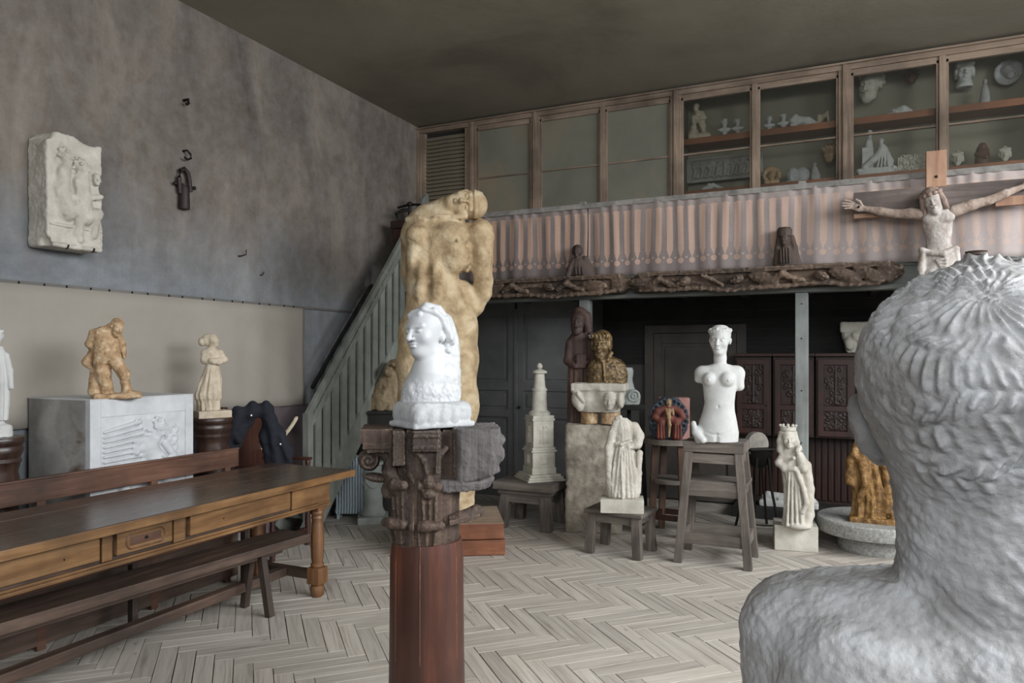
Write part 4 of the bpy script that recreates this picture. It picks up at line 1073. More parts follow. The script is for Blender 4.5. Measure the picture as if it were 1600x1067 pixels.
# ---- hanging carved cupboards in the recess
yc0 = 8.02; zc0, zc1 = onY(1250, 683, yc0).z, onY(1250, 557, yc0).z
cx = [onY(p, 600, yc0).x for p in (1147, 1206, 1273, 1338, 1402)]
for i, ctag in enumerate(['left end, seen past the torso', 'behind the pale gallery post', 'between the gallery post and the big head', 'right end, mostly hidden by the big head']):
    a, b = cx[i]+.008, cx[i+1]-.008
    cb = thing('wall_cupboard', f'dark red carved wall cupboard, {ctag}', 'cupboard', ((a+b)/2, yc0, 0))
    wv = (b-a)/2
    MB().span(-wv, wv, .02, .26, zc0, zc1, .004).build('body', 'cupboard_panel', cb)
    dr = MB().span(-wv+.02, -wv+.075, -.012, .02, zc0+.02, zc1-.03, .004).span(wv-.075, wv-.02, -.012, .02, zc0+.02, zc1-.03, .004)
    zm = zc0+(zc1-zc0)*.36
    for z0, z1 in ((zc0+.02, zc0+.075), (zm-.025, zm+.03), (zc1-.085, zc1-.03)): dr.span(-wv+.07, wv-.07, -.012, .02, z0, z1, .003)
    dr = dr.build('door', 'cupboard', cb)
    for z0, z1 in ((zc0+.075, zm-.025), (zm+.03, zc1-.085)):
        s = Sculpt(); hx = (wv-.072)*100; hz = (z1-z0)*50; s.box((0, .8, 0), (hx, .8, hz), k=.1)
        rg = random.Random(i*7+int(z0*10))
        for k_ in range(int(7+hz*.35)):
            x = rg.uniform(1, hx-2); z = rg.uniform(-hz+2, hz-2)
            for q in (-1, 1): s.tor((q*x, -.1, z), rg.uniform(1.2, 2.4), .5, k=.4)
        s.cap((0, -.2, -hz+2), (0, -.2, hz-2), .8, .5, k=.6)
        s.mesh('carved_panel', 'cupboard_panel', dr, .01, .55, loc=(0, .004, (z0+z1)/2))
    MB().span(-wv-.008, wv+.008, -.03, .27, zc1, zc1+.035, .008).build('cornice', 'cupboard', cb)
    MB().ball((wv-.045, -.018, zm+.02), .010, 8).build('knob', 'iron', cb)

# ---- plinth and base of the captive
PD = 6.0
pl0 = at(592, 868, PD); pl1 = at(752, 868, PD)
plc = at(675, 868, PD)+Vector((-.02, .38, 0))
pl = thing('pine_plinth', 'orange-brown two-tier pine plinth under the tall captive', 'plinth', (plc.x, plc.y, 0), facing(675))
PZ = .27; hwp = 80*PD/F
MB().span(-hwp, hwp, -.40, .30, .005, PZ*.5-.006, .006).build('lower_tier', 'plinth', pl)
MB().span(-hwp+.01, hwp-.01, -.39, .29, PZ*.5, PZ-.006, .006).build('upper_tier', 'plinth', pl)
MB().span(-hwp+.01, hwp-.01, -.39, .29, PZ-.006, PZ, .002).build('top_board', 'plinth_top', pl)

# ---- stone mill wheel
d = 6.12; mc = at(1367, 880, 6.05); u = d/F
mill = thing('granite_millstone', 'thick round grey granite disc on a drum, bearing the gilded figure', 'millstone', (mc.x, mc.y+.15, 0))
zt3 = at(1361, 812, 6.1).z
MB().lathe([(.445, zt3-.115), (.455, zt3-.10), (.455, zt3-.012), (.445, zt3)], 64).build('disc', 'granite', mill, smooth=True)
MB().lathe([(.275, 0), (.285, .02), (.285, zt3-.13), (.275, zt3-.115)], 48).build('drum', 'granite', mill, smooth=True)

# ---- wall ironwork
def nail(px, py, name, label, pts, r=.006):
    p = onX(px, py, XW+.001); o = MB().tube([Vector(q) for q in pts], r, 8).build(name, 'iron', None, p, smooth=True); tag(o, label, 'hook')
nail(286, 236, 'iron_hook', 'black iron hook on the wall directly above the dark clamp',
     [(0, 0, 0), (.045, 0, 0), (.05, .03, -.025), (.05, .035, -.055), (.05, .0, -.075), (.05, -.03, -.06)], .009)
nail(287, 157, 'iron_hook', 'highest small iron hook on the left wall', [(0, 0, 0), (.05, 0, 0), (.055, .0, -.03), (.055, -.02, -.045)], .012)
nail(372, 400, 'bent_nail', 'small bent nail in the bare wall above the linen cloth', [(0, 0, 0), (.03, .01, .0), (.035, .06, .02), (.035, .06, .06)], .005)
nail(406, 430, 'bent_nail', 'tiny nail low in the bare wall, right of the bent one', [(0, 0, 0), (.03, .0, .0), (.03, .02, .03)], .005)
p = onX(287, 327, XW+.03); u = 5.9/F
cl = thing('wooden_clamp', 'dark wooden clamp hanging on the bare left wall', 'clamp', (XW+.035, p.y, p.z), PI/2)
MB().lathe([(.040, 0), (.044, .01), (.040, .16), (.034, .2)], 20).build('barrel', 'clamp', cl, smooth=True)
pts = [(-.04, 0, .12), (-.05, 0, .24), (-.035, 0, .30), (0, 0, .325), (.035, 0, .30), (.05, 0, .24), (.06, 0, .15)]
MB().tube(pts, .018, 10).build('bow', 'clamp', cl, smooth=True)
MB().tube([(-.085, 0, .19), (.10, 0, .19)], .010, 8).ball((-.085, 0, .19), .016, 8).ball((.10, 0, .19), .016, 8).build('cross_bolt', 'iron', cl, smooth=True)
MB().ball((0, -.02, .17), (.028, .02, .035), 10).build('buckle', 'iron', cl, smooth=True)
# ================================================================ SCULPTURES (modelled in photograph pixels at their own distance)
def place(s, name, m, label, cat, px, py, d, rel_=0, vox=1.2, noise=None, disp=None, group=None, z=None):
    p = at(px, py, d)
    if z is not None: p.z = z
    o = s.mesh(name, m, None, d/F, vox, disp, p, (0, 0, facing(px, rel_)), noise)
    return tag(o, label, cat, group)

# ---- foreground colossal head, seen from behind (origin: px 1530, y 1067)
D1 = 1.55
s = Sculpt()
s.ell((8, 10, 488), (186, 205, 172), k=30)                    # skull
s.ell((0, 30, 390), (142, 168, 130), k=40)                  # lower skull, jaw
s.ell((15, 90, 330), (120, 130, 100), k=50)
s.loft([(90, 40, 60, 190, 130), (130, 40, 50, 166, 125), (180, 36, 45, 152, 125), (240, 30, 40, 150, 130), (330, 22, 40, 152, 140)], k=22)   # neck
s.ell((-166, 70, 384), (26, 44, 60), rot=(0, -22, 0), k=8)   # ear
s.ell((-146, 66, 345), (17, 30, 24), k=10)
s.ell((190, 60, 388), (22, 44, 62), rot=(0, 14, 0), k=10)
s.cap((0, 130, 330), (0, 165, 300), 60, 50, k=40)
# shoulders and back
s.loft([(-330, 60, 70, 400, 180), (-160, 60, 70, 430, 190), (-42, 60, 65, 440, 185), (28, 60, 62, 440, 170), (68, 60, 60, 424, 150), (96, 60, 58, 392, 125), (120, 60, 55, 320, 105), (138, 60, 50, 210, 85)], k=16, sq=2.6)
s.ell((-160, -80, -40), (110, 60, 110), k=50).ell((220, -80, -40), (110, 60, 110), k=50)
s.line([(-372, -60, 66), (-350, -95, 74), (-250, -116, 92), (-120, -100, 104)], 5, k=18)
s.loft([(648, -4, -4, 34, 34), (658, -4, -4, 22, 22), (672, -4, -4, 15, 15)], k=14)
def tufts(V, N):
    # locks of hair swirling from the crown whorl
    cx, cz = 10.0, 560.0
    q = V-np.array([8, 10, 488.0]); q = q/np.array([186, 205, 172.0]); L = np.linalg.norm(q, axis=1)+1e-6; q = q/L[:, None]
    a = np.array([.02, -.72, .60]); a = a/np.linalg.norm(a); up = np.array([1.0, 0, 0]); t1 = up-a*(up@a); t1 /= np.linalg.norm(t1); t2 = np.cross(a, t1)
    th = np.arccos(np.clip(q@a, -1, 1)); ph = np.arctan2(q@t2, q@t1)
    wob = vnoise(V, .012, 3)*1.1+vnoise(V, .03, 5)*.5
    rows = th*4.2+wob*.8+.3*np.sin(ph*3); fr = rows-np.floor(rows); rid = np.floor(rows)
    curl = ph*(8+5*np.minimum(rid, 3))+2.2*fr*np.where((rid.astype(int) % 2) == 0, 1, -1)+rid*2.1+wob*2.2
    lock = (1-np.abs(np.sin(curl))**1.5)*np.clip(fr*3.5, 0, 1)*np.clip((1-fr)*3, 0, 1)*(.6+.6*vnoise(V, .02, 7))
    hairm = np.clip((V[:, 2]-300-.10*(V[:, 0])-40*vnoise(V, .01, 8))/50, 0, 1)*np.clip((V[:, 2]-380)/60+ (-V[:, 1])/60, 0, 1)*np.clip((-V[:, 1]+60)/60, 0, 1)*np.clip((V[:, 0]+150+50*np.clip((V[:,2]-520)/60,-1,1))/50, 0, 1)
    rough = 2.2*fbm(V, .03, 3, 2)+1.6*fbm(V, .09, 2, 4)
    stroke = 2.2*np.maximum(0, np.sin(V[:, 2]*.16+V[:, 0]*.10+3*vnoise(V, .02, 9)))*np.clip(vnoise(V, .013, 11)*3, 0, 1)*(1-hairm)
    return hairm*(lock*13-3)+rough+stroke
hd_ = place(s, 'colossal_head_bust', 'old_plaster', 'huge grey plaster bust seen from behind, tousled hair, filling the right foreground', 'bust', 1530, 1067, D1, 0, 2.8, disp=tufts)
MB().lathe([(16, 0), (13, 5), (12, 14), (14, 16)], 16).bm.free()
cu = D1/F
MB().lathe([(15*cu, 0), (14*cu, 3*cu), (15.5*cu, 6*cu), (12*cu, 6.5*cu)], 20).build('sprue_stub', 'bench', hd_, (-4*cu, -4*cu, 668*cu), smooth=True)
b0 = at(1560, 1067, D1+.06)
pb = thing('bust_pedestal', 'dark turned wooden pedestal hidden beneath the huge foreground bust', 'pedestal', (b0.x, b0.y, 0), YAW)
zt_ = at(1530, 1067, D1).z-330*cu
MB().span(-.42, .42, -.26, .26, zt_-.05, zt_, .006).build('top', 'pedestal', pb); MB().lathe([(.24, 0), (.24, .05), (.16, .1), (.15, max(.12, zt_-.08)), (.2, zt_-.05)], 32).build('shaft', 'pedestal', pb, smooth=True)

# ---- tall captive (origin px 690, y at plinth top)
DC = 6.2; pz_y = 556+(H-PZ)*F/DC
s = Sculpt()
g0 = pz_y-822
s.push((0, 0, g0))
s.loft([(280, -8, 6, 46, 38), (315, -6, 2, 53, 38), (345, -6, 0, 50, 36), (372, -13, 0, 41, 31), (395, -14, 0, 41, 31), (420, -11, 0, 44, 34), (448, -6, 0, 47, 37), (470, -4, 2, 44, 33), (486, -8, 5, 32, 26), (497, -8, 6, 20, 20)], k=8, sq=2.3)
s.ell((16, -28, 450), (27, 15, 20), k=7).ell((-36, -26, 450), (18, 14, 18), rot=(0, 8, 0), k=7)        # breast
s.ell((20, -22, 416), (20, 16, 25), rot=(0, 24, 0), k=7).ell((-42, -18, 415), (12, 17, 26), k=7)          # ribs
s.ell((-11, -30, 394), (12, 11, 14), k=5).ell((-31, -28, 394), (9, 10, 14), k=5).ell((-9, -30, 364), (13, 12, 17), k=5).ell((-32, -28, 364), (10, 10, 16), k=5)
s.line([(-20, -40, 470), (-22, -37, 430), (-21, -38, 395), (-20, -40, 345)], 4.2, k=6)
s.line([(-20, -42, 436), (0, -40, 408), (16, -34, 382)], 3.6, k=7).line([(-22, -40, 438), (-38, -36, 410)], 3.4, k=7)
s.line([(-14, -42, 380), (12, -36, 376)], 1.5, k=5)
# far shoulder rising to the neck, near arm
s.ell((-36, 8, 462), (24, 24, 27), k=14).ell((-28, 6, 484), (20, 16, 14), rot=(0, -35, 0), k=14)
s.chain([(-46, 12, 452, 17), (-48, 26, 400, 15), (-40, 36, 350, 12), (0, 38, 330, 9)], k=10)
s.ell((62, 0, 458), (20, 21, 23), k=10)
s.chain([(64, 0, 446, 17), (62, 2, 418, 17.5), (66, 8, 384, 14), (66, 12, 366, 13)], k=6).ell((44, 4, 452), (16, 18, 22), k=10).ell((38, 6, 425), (14, 18, 26), k=10)
s.ell((62, -10, 428), (12, 13, 20), k=6).ell((56, -14, 455), (12, 11, 15), k=6)
s.line([(46, -30, 462), (44, -26, 430), (42, -22, 404)], 3.2, k=6)
s.line([(-14, -42, 438), (6, -45, 430), (26, -43, 433), (42, -36, 446)], 2.2, k=4).line([(-26, -41, 436), (-40, -40, 434), (-54, -30, 444)], 2.2, k=4)
s.cap((-14, -32, 476), (36, -24, 480), 4, 4, k=6).cap((-26, -30, 476), (-52, -12, 476), 4, 4, k=6).ell((24, -43, 440), 2.2, k=2)
for i_ in range(4): s.cap((30+i_*3, -30+i_*2, 424-i_*9), (42, -14, 430-i_*9), 3.4, 3, k=3)
s.line([(-30, -30, 478), (-6, -34, 474), (14, -32, 478)], 2.2, k=6)
s.chain([(66, 12, 366, 12.5), (54, 20, 344, 12.5), (38, 30, 318, 8), (24, 34, 306, 8)], k=5)
s.chain([(18, 36, 302, 8), (8, 38, 296, 6)], k=3)
s.cap((20, 8, 497), (6, 4, 478), 17, 22, k=14)
s.chain([(-24, 4, 482, 15), (2, 0, 494, 15), (22, -2, 500, 17)], k=12)
# hips, buttock drapery bulging right, legs
s.ell((34, 16, 352), (20, 22, 34), k=10)
s.chain([(-34, 0, 300, 33), (-38, -4, 250, 30), (-40, -6, 200, 25), (-36, 2, 160, 20), (-34, 6, 110, 20), (-30, 10, 50, 14), (-30, 6, 24, 13)], k=12)
s.chain([(20, 2, 310, 37), (22, 0, 260, 34), (26, -4, 205, 27), (28, 4, 180, 24), (30, 10, 120, 24), (34, 14, 60, 17), (36, 10, 24, 14)], k=12)
s.ell((44, 4, 190), (14, 18, 30), k=10)
s.chain([(0, 34, 300, 20), (5, 34, 150, 26), (18, 30, 60, 26), (18, 26, 36, 32)], k=12)
s.ell((-34, -14, 13), (15, 28, 11), k=4).ell((34, -8, 13), (16, 28, 11), k=4)
s.box((2, 6, 4), (66, 46, 4.5), 3, k=3)
s.pop()
def hh(S):
    for i in range(19):
        a = -1.3+2.6*i/18
        for r_, z_ in ((0, .20), (1, .30)):
            S.cap((math.sin(a)*(.34-.03*r_), -math.cos(a)*(.36-.04*r_)+.02*r_, z_), (math.sin(a+.06)*(.33-.05*r_), -math.cos(a+.06)*(.33-.07*r_)+.03, z_+.08), .034, .026, k=.012)
    S.ell((0, .08, .17), (.355, .43, .36), k=.03)
s.push((0, 0, g0)); head(s, (38, -6, 502), 64, (0, 90, 0), hair=None); s.pop()
# hair goes on the crown side
s.push((0, 0, g0)); s.push((38, -6, 502), (0, 90, 0), 64); hh(s); s.pop(); s.pop()
ma = lambda V, N: .5*np.sin(V[:, 2]*.5)*np.clip(vnoise(V, .03, 4)*2, 0, 1)
cap_o = place(s, 'bound_captive_statue', 'ochre', 'towering ochre plaster nude man, bound arms, head dropped onto his shoulder', 'statue', 690, pz_y, DC, 0, 1.25, noise=[(.45, .06), (.3, .3)], z=PZ)
u = DC/F
MB().lathe([(0.001, -.004), (50*u, -.004), (50*u, .004), (.001, .004)], 48, sx=.86, sy=.66).bm.free()

# ---- wooden column with broken carved capital
D2 = 3.08; u = D2/F
cpos = at(667, 665, D2); ZT = cpos.z
wc = thing('carved_capital_column', 'red-brown wooden column with a broken carved capital under the marble head', 'column', (cpos.x, cpos.y, 0), facing(667))
zs0 = ZT-175*u
MB().lathe([(.168, 0), (.165, .05), (.158, .4), (57*u, .8), (54*u, zs0)], 48).build('shaft', 'column', wc, smooth=True)
for a in (-.18, -.95, .9, 2.2, -2.2, PI):
    MB().tube([(math.sin(a)*.1575, -math.cos(a)*.1575, .4), (math.sin(a)*57*u*1.003, -math.cos(a)*57*u*1.003, .8), (math.sin(a)*54*u*1.003, -math.cos(a)*54*u*1.003, zs0)], .0012, 5).build('stave_seam', 'plinth', wc)
s = Sculpt()                                                # capital bell: z from -175 (bottom) to 0 (top)
s.loft([(-178, -3, 0, 52, 52), (-168, -3, 0, 54, 54), (-120, -2, 0, 52, 52), (-80, 0, 2, 54, 54), (-40, 2, 4, 62, 60), (-6, 2, 6, 66, 62)], k=2)
s.tor((0, 0, -128), .1, .1, k=.1)
# abacus: left moulded fragment, middle block, large split block on the right
s.box((-76, 4, -12), (24, 40, 11), 1, k=1).box((-74, 0, -26), (22, 38, 5), 2, k=1).box((-70, 0, -33), (20, 36, 4), 2, k=1)
s.box((-43, -42, -28), (9, 14, 26), 2, rot=(0, 0, 8), k=2)
s.box((-6, -50, -17), (24, 16, 15), 1, k=1).box((-6, -50, -9), (26, 18, 2.5), 1, k=1).box((-6, -50, -26), (26, 17, 2.5), 1, k=1)
s.box((22, -46, -34), (8, 14, 32), 1, rot=(0, 3, 0), k=1)
s.box((40, -20, -40), (16, 26, 36), 1, k=1)
s.box((30, -52, -36), (9, 20, 44), 2, k=4, sub=True)
s.box((-26, -60, -16), (5, 14, 17), 1, k=2, sub=True)
# volute at left
s.ell((-88, -12, -50), (17, 10, 17), k=1)
for i_ in range(26):
    a_ = i_*.42; a2_ = a_+.42; r1_, r2_ = 15-1.25*a_, 15-1.25*a2_
    s.cap((-88+r1_*math.sin(a_), -22, -50+r1_*math.cos(a_)), (-88+r2_*math.sin(a2_), -22, -50+r2_*math.cos(a2_)), 2.6, 2.5, k=.6)
s.chain([(-88, -20, -36, 6), (-66, -22, -38, 6), (-54, -24, -54, 7), (-50, -24, -78, 7)], k=3)
s.ell((-76, -20, -76), (20, 14, 7), rot=(0, 8, 0), k=2).ell((-56, -30, -94), (13, 10, 14), k=3)
# acanthus leaves with curled lips
def leaf(x, y, z0, z1, wdt, lip=True, yaw=0):
    s.push((x, y, 0), (0, 0, yaw))
    s.loft([(z0, 0, 4, wdt*.8, 9), (z0+(z1-z0)*.5, 0, 2, wdt, 9), (z1, 0, -3, wdt*.95, 9)], k=3)
    for q in (-.55, 0, .55): s.cap((q*wdt, -5, z0+2), (q*wdt*1.2, -9, z1-2), 2.2, 3.2, k=1.5)
    for q in (-.28, .28): s.cap((q*wdt, -9, z0+2), (q*wdt, -13, z1-4), 1.2, 1.2, k=1.5, sub=True)
    if lip: s.chain([(-wdt, -11, z1+1, 7), (0, -15, z1+2, 8.5), (wdt, -11, z1+1, 7)], k=3)
    s.pop()
leaf(-42, -36, -172, -142, 17, yaw=-38); leaf(0, -50, -174, -144, 20, yaw=0)
leaf(-38, -38, -150, -84, 14, yaw=-40); leaf(4, -48, -150, -84, 15, lip=False)
s.chain([(34, -46, -138, 8), (54, -42, -134, 9), (76, -28, -130, 11)], k=3)
s.box((52, -38, -137), (26, 14, 4), 2, rot=(0, -6, 22), k=2)
s.ell((2, -58, -78), (9, 10, 11), k=2).ell((-12, -56, -84), (8, 8, 8), k=3).ell((16, -55, -86), (8, 8, 8), k=3).ell((2, -60, -96), (9, 7, 7), k=3)
s.line([(-3, -69, -84), (7, -69, -84)], 1.5, k=1).line([(-2, -68, -76), (-1, -68, -76)], 1.8, k=1).line([(5, -68, -76), (6, -68, -76)], 1.8, k=1)
s.chain([(-24, -46, -30, 4), (-14, -52, -34, 5), (-4, -54, -46, 5), (0, -54, -66, 4)], k=2).chain([(28, -44, -30, 4), (20, -50, -38, 5), (12, -52, -56, 4)], k=2)
s.chain([(-22, -44, -46, 6), (-24, -44, -70, 5), (-18, -46, -80, 4)], k=2)
s.cap((-52, -40, -38), (-56, -36, -66), 5, 10, k=3).cap((-56, -36, -66), (-46, -40, -90), 9, 10, k=3)
s.box((-16, -62, -120), (2.5, 14, 44), 1, k=2, sub=True)
s.box((30, -60, -120), (2.2, 14, 40), 1, k=2, sub=True)
cpl = s.mesh('capital', 'wood_capital', wc, u, 1.15, noise=[(.6, .10), (.4, .3)], loc=(0, 0, ZT))
s = Sculpt()
s.loft([(-84, 66, -6, 26, 46), (-70, 74, -6, 32, 50), (-40, 78, -6, 34, 52), (0, 76, -4, 36, 54)], k=1, sq=7)
s.ell((108, -40, -40), (10, 14, 14), k=4).ell((106, -34, -66), (5, 6, 9), k=4).ell((112, -30, -20), (8, 20, 8), k=4)
s.box((80, -58, -92), (60, 60, 14), 3, rot=(0, -14, 0), k=5, sub=True)
s.loft([(-96, 40, 0, 58, 50), (-84, 44, 0, 62, 54), (-78, 44, 0, 58, 50)], k=1)
s.mesh('split_abacus_block', 'wood_capital_grey', wc, u, 1.7, noise=[(1.2, .07), (.7, .3)], loc=(0, 0, ZT))

# ---- marble head on its cushion base
s = Sculpt()
s.box((0, 0, 21), (53, 41, 18), 14, rot=(0, 0, 30), k=2)
s.box((0, 0, 4), (54, 42, 4.5), 3.5, rot=(0, 0, 30), k=3)
for i in range(4):
    s.push((0, 0, 0), (0, 0, 30)); x = -46+i*20; s.ell((x+4, -35, 18), (10.5, 10, 17), rot=(0, 14, 0), k=1.2); s.pop()
s.push((0, 0, 0), (0, 0, 30)); s.chain([(-48, -30, 28, 3.5), (-30, -36, 34, 3.5), (0, -38, 34, 3.5), (30, -38, 28, 4)], k=3); s.pop()
bp = at(675, 668, D2)
ob = s.mesh('marble_cushion_base', 'marble_rough', None, u, 1.6, None, (bp.x, bp.y, ZT), (0, 0, facing(675)), [(.5, .1)])
tag(ob, 'carved white marble cushion block lying on the wooden capital', 'plinth')
s = Sculpt()                                                # origin px 672, y 628
s.loft([(0, 0, 6, 46, 30), (20, 2, 6, 46, 30), (36, 4, 10, 42, 26), (60, 14, 18, 34, 22), (100, 18, 22, 28, 20), (136, 8, 20, 26, 16), (148, 0, 18, 14, 10)], k=8, sq=2.6)
s.chain([(-8, -2, 20, 28), (-3, -3, 45, 23), (0, 0, 74, 21)], k=12)
s.ell((22, 4, 44), (22, 20, 20), k=12)
head(s, (-7, -5, 111), 82, (2, -3, -42), ears=False, ear_k=.02)
s.ell((18, -11, 102), (5, 4, 9), rot=(0, -14, 0), k=4)
for i, (a, b) in enumerate((((-26, -14, 138), (-8, -24, 143)), ((-30, -14, 134), (-16, -26, 136)), ((-10, -24, 144), (8, -22, 138)), ((6, -22, 142), (18, -16, 130)), ((16, -16, 132), (26, -10, 112)), ((24, -8, 110), (28, -4, 98)), ((-6, -16, 150), (14, -12, 146)), ((12, -12, 146), (26, -8, 130)), ((24, -12, 130), (32, -6, 100)))):
    s.cap(a, b, 5.2, 4.8, k=2.0); s.cap((a[0]+3, a[1]+7, a[2]-4), (b[0]+3, b[1]+7, b[2]-4), 6, 5.6, k=2.5)
s.ell((-4, -12, 148), (11, 9, 7), k=2)
for i_ in range(16): s.ell((18+10*math.sin(i_*2.4), 0+3*math.cos(i_*1.7), 96-i_*2.6), (4.5, 4.5, 3.6), k=2)
def rgh(V, N): 
    m_ = np.clip((40-V[:, 2])/14, 0, 1)+np.clip((V[:, 0]-30)/8, 0, 1)*.5+np.clip((V[:, 0]-16)/6, 0, 1)*(V[:, 2] < 96)*.5
    return np.minimum(m_, 1)*(1.3*fbm(V, .10, 3, 1)+.5*fbm(V, .4, 2, 6))
bp = at(672, 628, D2)
ob2 = s.mesh('marble_youth_bust', 'marble', None, u, 1.25, rgh, (bp.x, bp.y, ZT+36.5*u), (0, 0, facing(672)))
tag(ob2, 'white marble head of a youth looking left, emerging from rough stone', 'bust')

# ---- white female torso on the trestle (origin px 1121, y 683)
dT = 5.78; s = Sculpt()
s.loft([(0, 0, 0, 31, 21), (14, 0, 0, 32, 22), (33, 1, 0, 28, 19), (48, 2, 0, 24, 16), (60, 3, 0, 22.5, 15), (75, 3, 0, 24, 16), (92, 4, 0, 26.5, 18), (106, 3, 0, 29, 16), (114, 3, 1, 26, 13), (120, 4, 1, 13, 10)], k=5)
s.ell((-12, -12, 97), (10, 10, 10.5), k=3).ell((14, -13, 97), (11.5, 11, 11.5), k=3).ell((-13, -21.5, 96), 1.6, k=1.5).ell((16, -23.5, 96), 1.6, k=1.5)
s.ell((-23, 1, 106), (11, 10, 12), k=9).ell((30, 1, 106), (10.5, 10, 12), k=9)
s.cap((31, 1, 105), (33, 2, 86), 8.2, 7.2, k=4).cap((-25, 1, 106), (-29, 2, 97), 8.2, 6.2, k=4)
s.chain([(4, 2, 116, 9.5), (4, 1, 130, 8.8), (4, 0, 142, 9.5)], k=5)
s.line([(-1, -22, 0), (-1, -22, 12)], 2.0, k=4).ell((1, -16.5, 55), (1.6, 2.5, 2.2), k=2, sub=True)
s.line([(-26, -18, 18), (-6, -22, 12), (4, -22, 12), (26, -18, 20)], .7, k=3)
s.ell((-28, -6, 10), (8, 14, 14), k=4).chain([(-36, -10, 28, 4), (-33, -14, 14, 5), (-22, -18, 3, 5)], k=3)
head(s, (4, -2, 158), 46, (2, 2, -12), ears=True)
s.ell((4, 2, 169), (16.5, 17.5, 13.5), k=1.5)
for i in range(11):
    a = -1.5+3*i/10; s.ell((4+15.2*math.sin(a), 2-15.6*math.cos(a), 172+1.2*math.sin(i*2)), (3.2, 3.2, 3.6), k=1.6)
s.box((4, 0, 188), (30, 30, 6), 0, k=1.5, sub=True)
place(s, 'female_torso', 'plaster', 'smooth white plaster nude woman without forearms, on the tall trestle stand', 'statue', 1121, 683, dT, 0, .8, noise=[(.12, .1)], z=tt)

# ---- headless draped figure (origin px 971, y 778)
d = 6.0; s = Sculpt()
fold = lambda th, z: (1.5*np.sin(th*11+.03*z)+1.0*np.sin(th*19+z*.05))*np.clip((86-z)/30, .1, 1)
s.loft([(0, 2, 0, 22, 15), (8, 2, 0, 24, 17), (35, 3, 0, 23, 16), (60, 3, 0, 18, 13), (78, 4, 0, 15, 11), (90, 5, 0, 14, 10), (105, 5, 0, 17, 11), (116, 4, 0, 15, 9), (124, 1, 0, 7, 6)], k=3, fold=fold)
s.chain([(20, 0, 110, 8), (26, -2, 96, 9), (24, -6, 84, 7), (12, -10, 80, 4)], k=3).ell((25, -4, 88), (7, 7, 6), k=2)
s.chain([(-8, 0, 118, 6), (-14, -2, 100, 6), (-19, -4, 78, 7), (-19, -4, 50, 6), (-17, -6, 22, 7), (-13, -6, 6, 7)], k=3)
s.chain([(-6, -4, 124, 4), (-2, -6, 126, 3)], k=2)
s.chain([(-12, -6, 84, 3.5), (0, -13, 84, 2.6), (14, -11, 90, 2.5)], k=2)
for x, t_ in ((-10, 4), (-4, 0), (3, 2), (10, 6), (17, 10)): s.cap((x*.5+3, -11, 78), (x, -16+abs(x)*.15, 4), 1.6, 2.6, k=1.5)
s.chain([(28, -2, 70, 5), (27, -2, 40, 4), (24, -2, 10, 6)], k=3)
zb_ = at(971, 798, 6.0).z
hs = place(s, 'headless_draped_figure', 'sandstone', 'headless stone woman in a pleated gown, on the small grey stool', 'statue', 971, 778, d, 0, 1.0, noise=[(.5, .15), (.3, .5)], z=zb_+21*d/F)
bs = MB().box((1*d/F, 0, -10.5*d/F), (66*d/F, .22, 21*d/F), bev=.004).build('stone_base', 'limestone', hs)

# ---- bronze-coloured bust on a stone capital on the rough block
dB = 6.85; u = dB/F
rb = at(926, 828, dB-.02); s = Sculpt()
s.box((1, 0, 83), (42, 15, 84), 4, k=2); s.ell((-44, -18, 160), (12, 8, 12), k=6, sub=True)
zc_ = at(926, 662, dB).z
kz = zc_/(166*u)
o = s.mesh('rough_stone_block', 'rough_stone', None, u, 2.2, None, (rb.x, rb.y, 0), (0, 0, facing(926, -2)), [(2.0, .05), (1.0, .18)])
tag(o, 'tall rough weathered stone block standing behind the headless figure', 'stone block')
o.location.z = zc_-167.2*u
s = Sculpt()                                               # capital origin px 938, y 662
s.lo = None
s.loft([(0, -17, 0, 13.5, 14), (20, -17, 0, 13.5, 14)], k=1).loft([(0, 16, 0, 15, 14), (20, 16, 0, 15, 14)], k=1)
cap_t = s.mesh('twin_stub_columns', 'terracotta_buff', None, u, 1.0, None, (0, 0, 0), (0, 0, 0), [(.3, .2)])
s = Sculpt()
s.loft([(19, 0, 0, 30, 18), (26, 0, 0, 32, 20), (44, 0, 0, 37, 26), (55, 0, 0, 41, 29)], k=1, sq=4)
s.box((0, 0, 58), (42, 30, 6), 2, k=1)
s.ell((-32, -18, 40), (10, 12, 16), k=3).ell((-28, -24, 30), (7, 6, 10), k=2)
head(s, (18, -24, 38), 30, (0, 0, 0), ears=False); s.ell((34, -20, 40), (6, 10, 14), k=3)
s.ell((-6, -34, 36), (10, 14, 18), k=6, sub=True)
s.chain([(-40, -22, 52, 3), (-30, -30, 48, 3), (-22, -28, 36, 3)], k=2)
cp_ = at(938, 662, dB)
o = s.mesh('stone_capital', 'sandstone', None, u, 1.1, None, (cp_.x, cp_.y, zc_), (0, 0, facing(938, -8)), [(.5, .15)])
tag(o, 'pale stone capital carved with small heads beneath the bronze bust', 'capital')
cap_t.parent = o
s = Sculpt()                                               # bust origin px 947, y 597
s.loft([(0, 2, 0, 31, 15), (14, 2, 0, 31, 16), (28, 1, 0, 29, 16), (36, 0, 0, 23, 13), (42, -3, 0, 10, 8)], k=4, sq=2.4)
s.chain([(-4, 1, 34, 8), (-5, 0, 48, 7.5)], k=4)
s.chain([(-14, -9, 44, 3.5), (-6, -14, 34, 3.5), (2, -14, 36, 3), (8, -8, 46, 3.5)], k=2).chain([(-4, -16, 32, 2), (-2, -18, 4, 2)], k=2)
head(s, (-7, -2, 60), 42, (0, 0, -12), ears=False, hair=cap_hair)
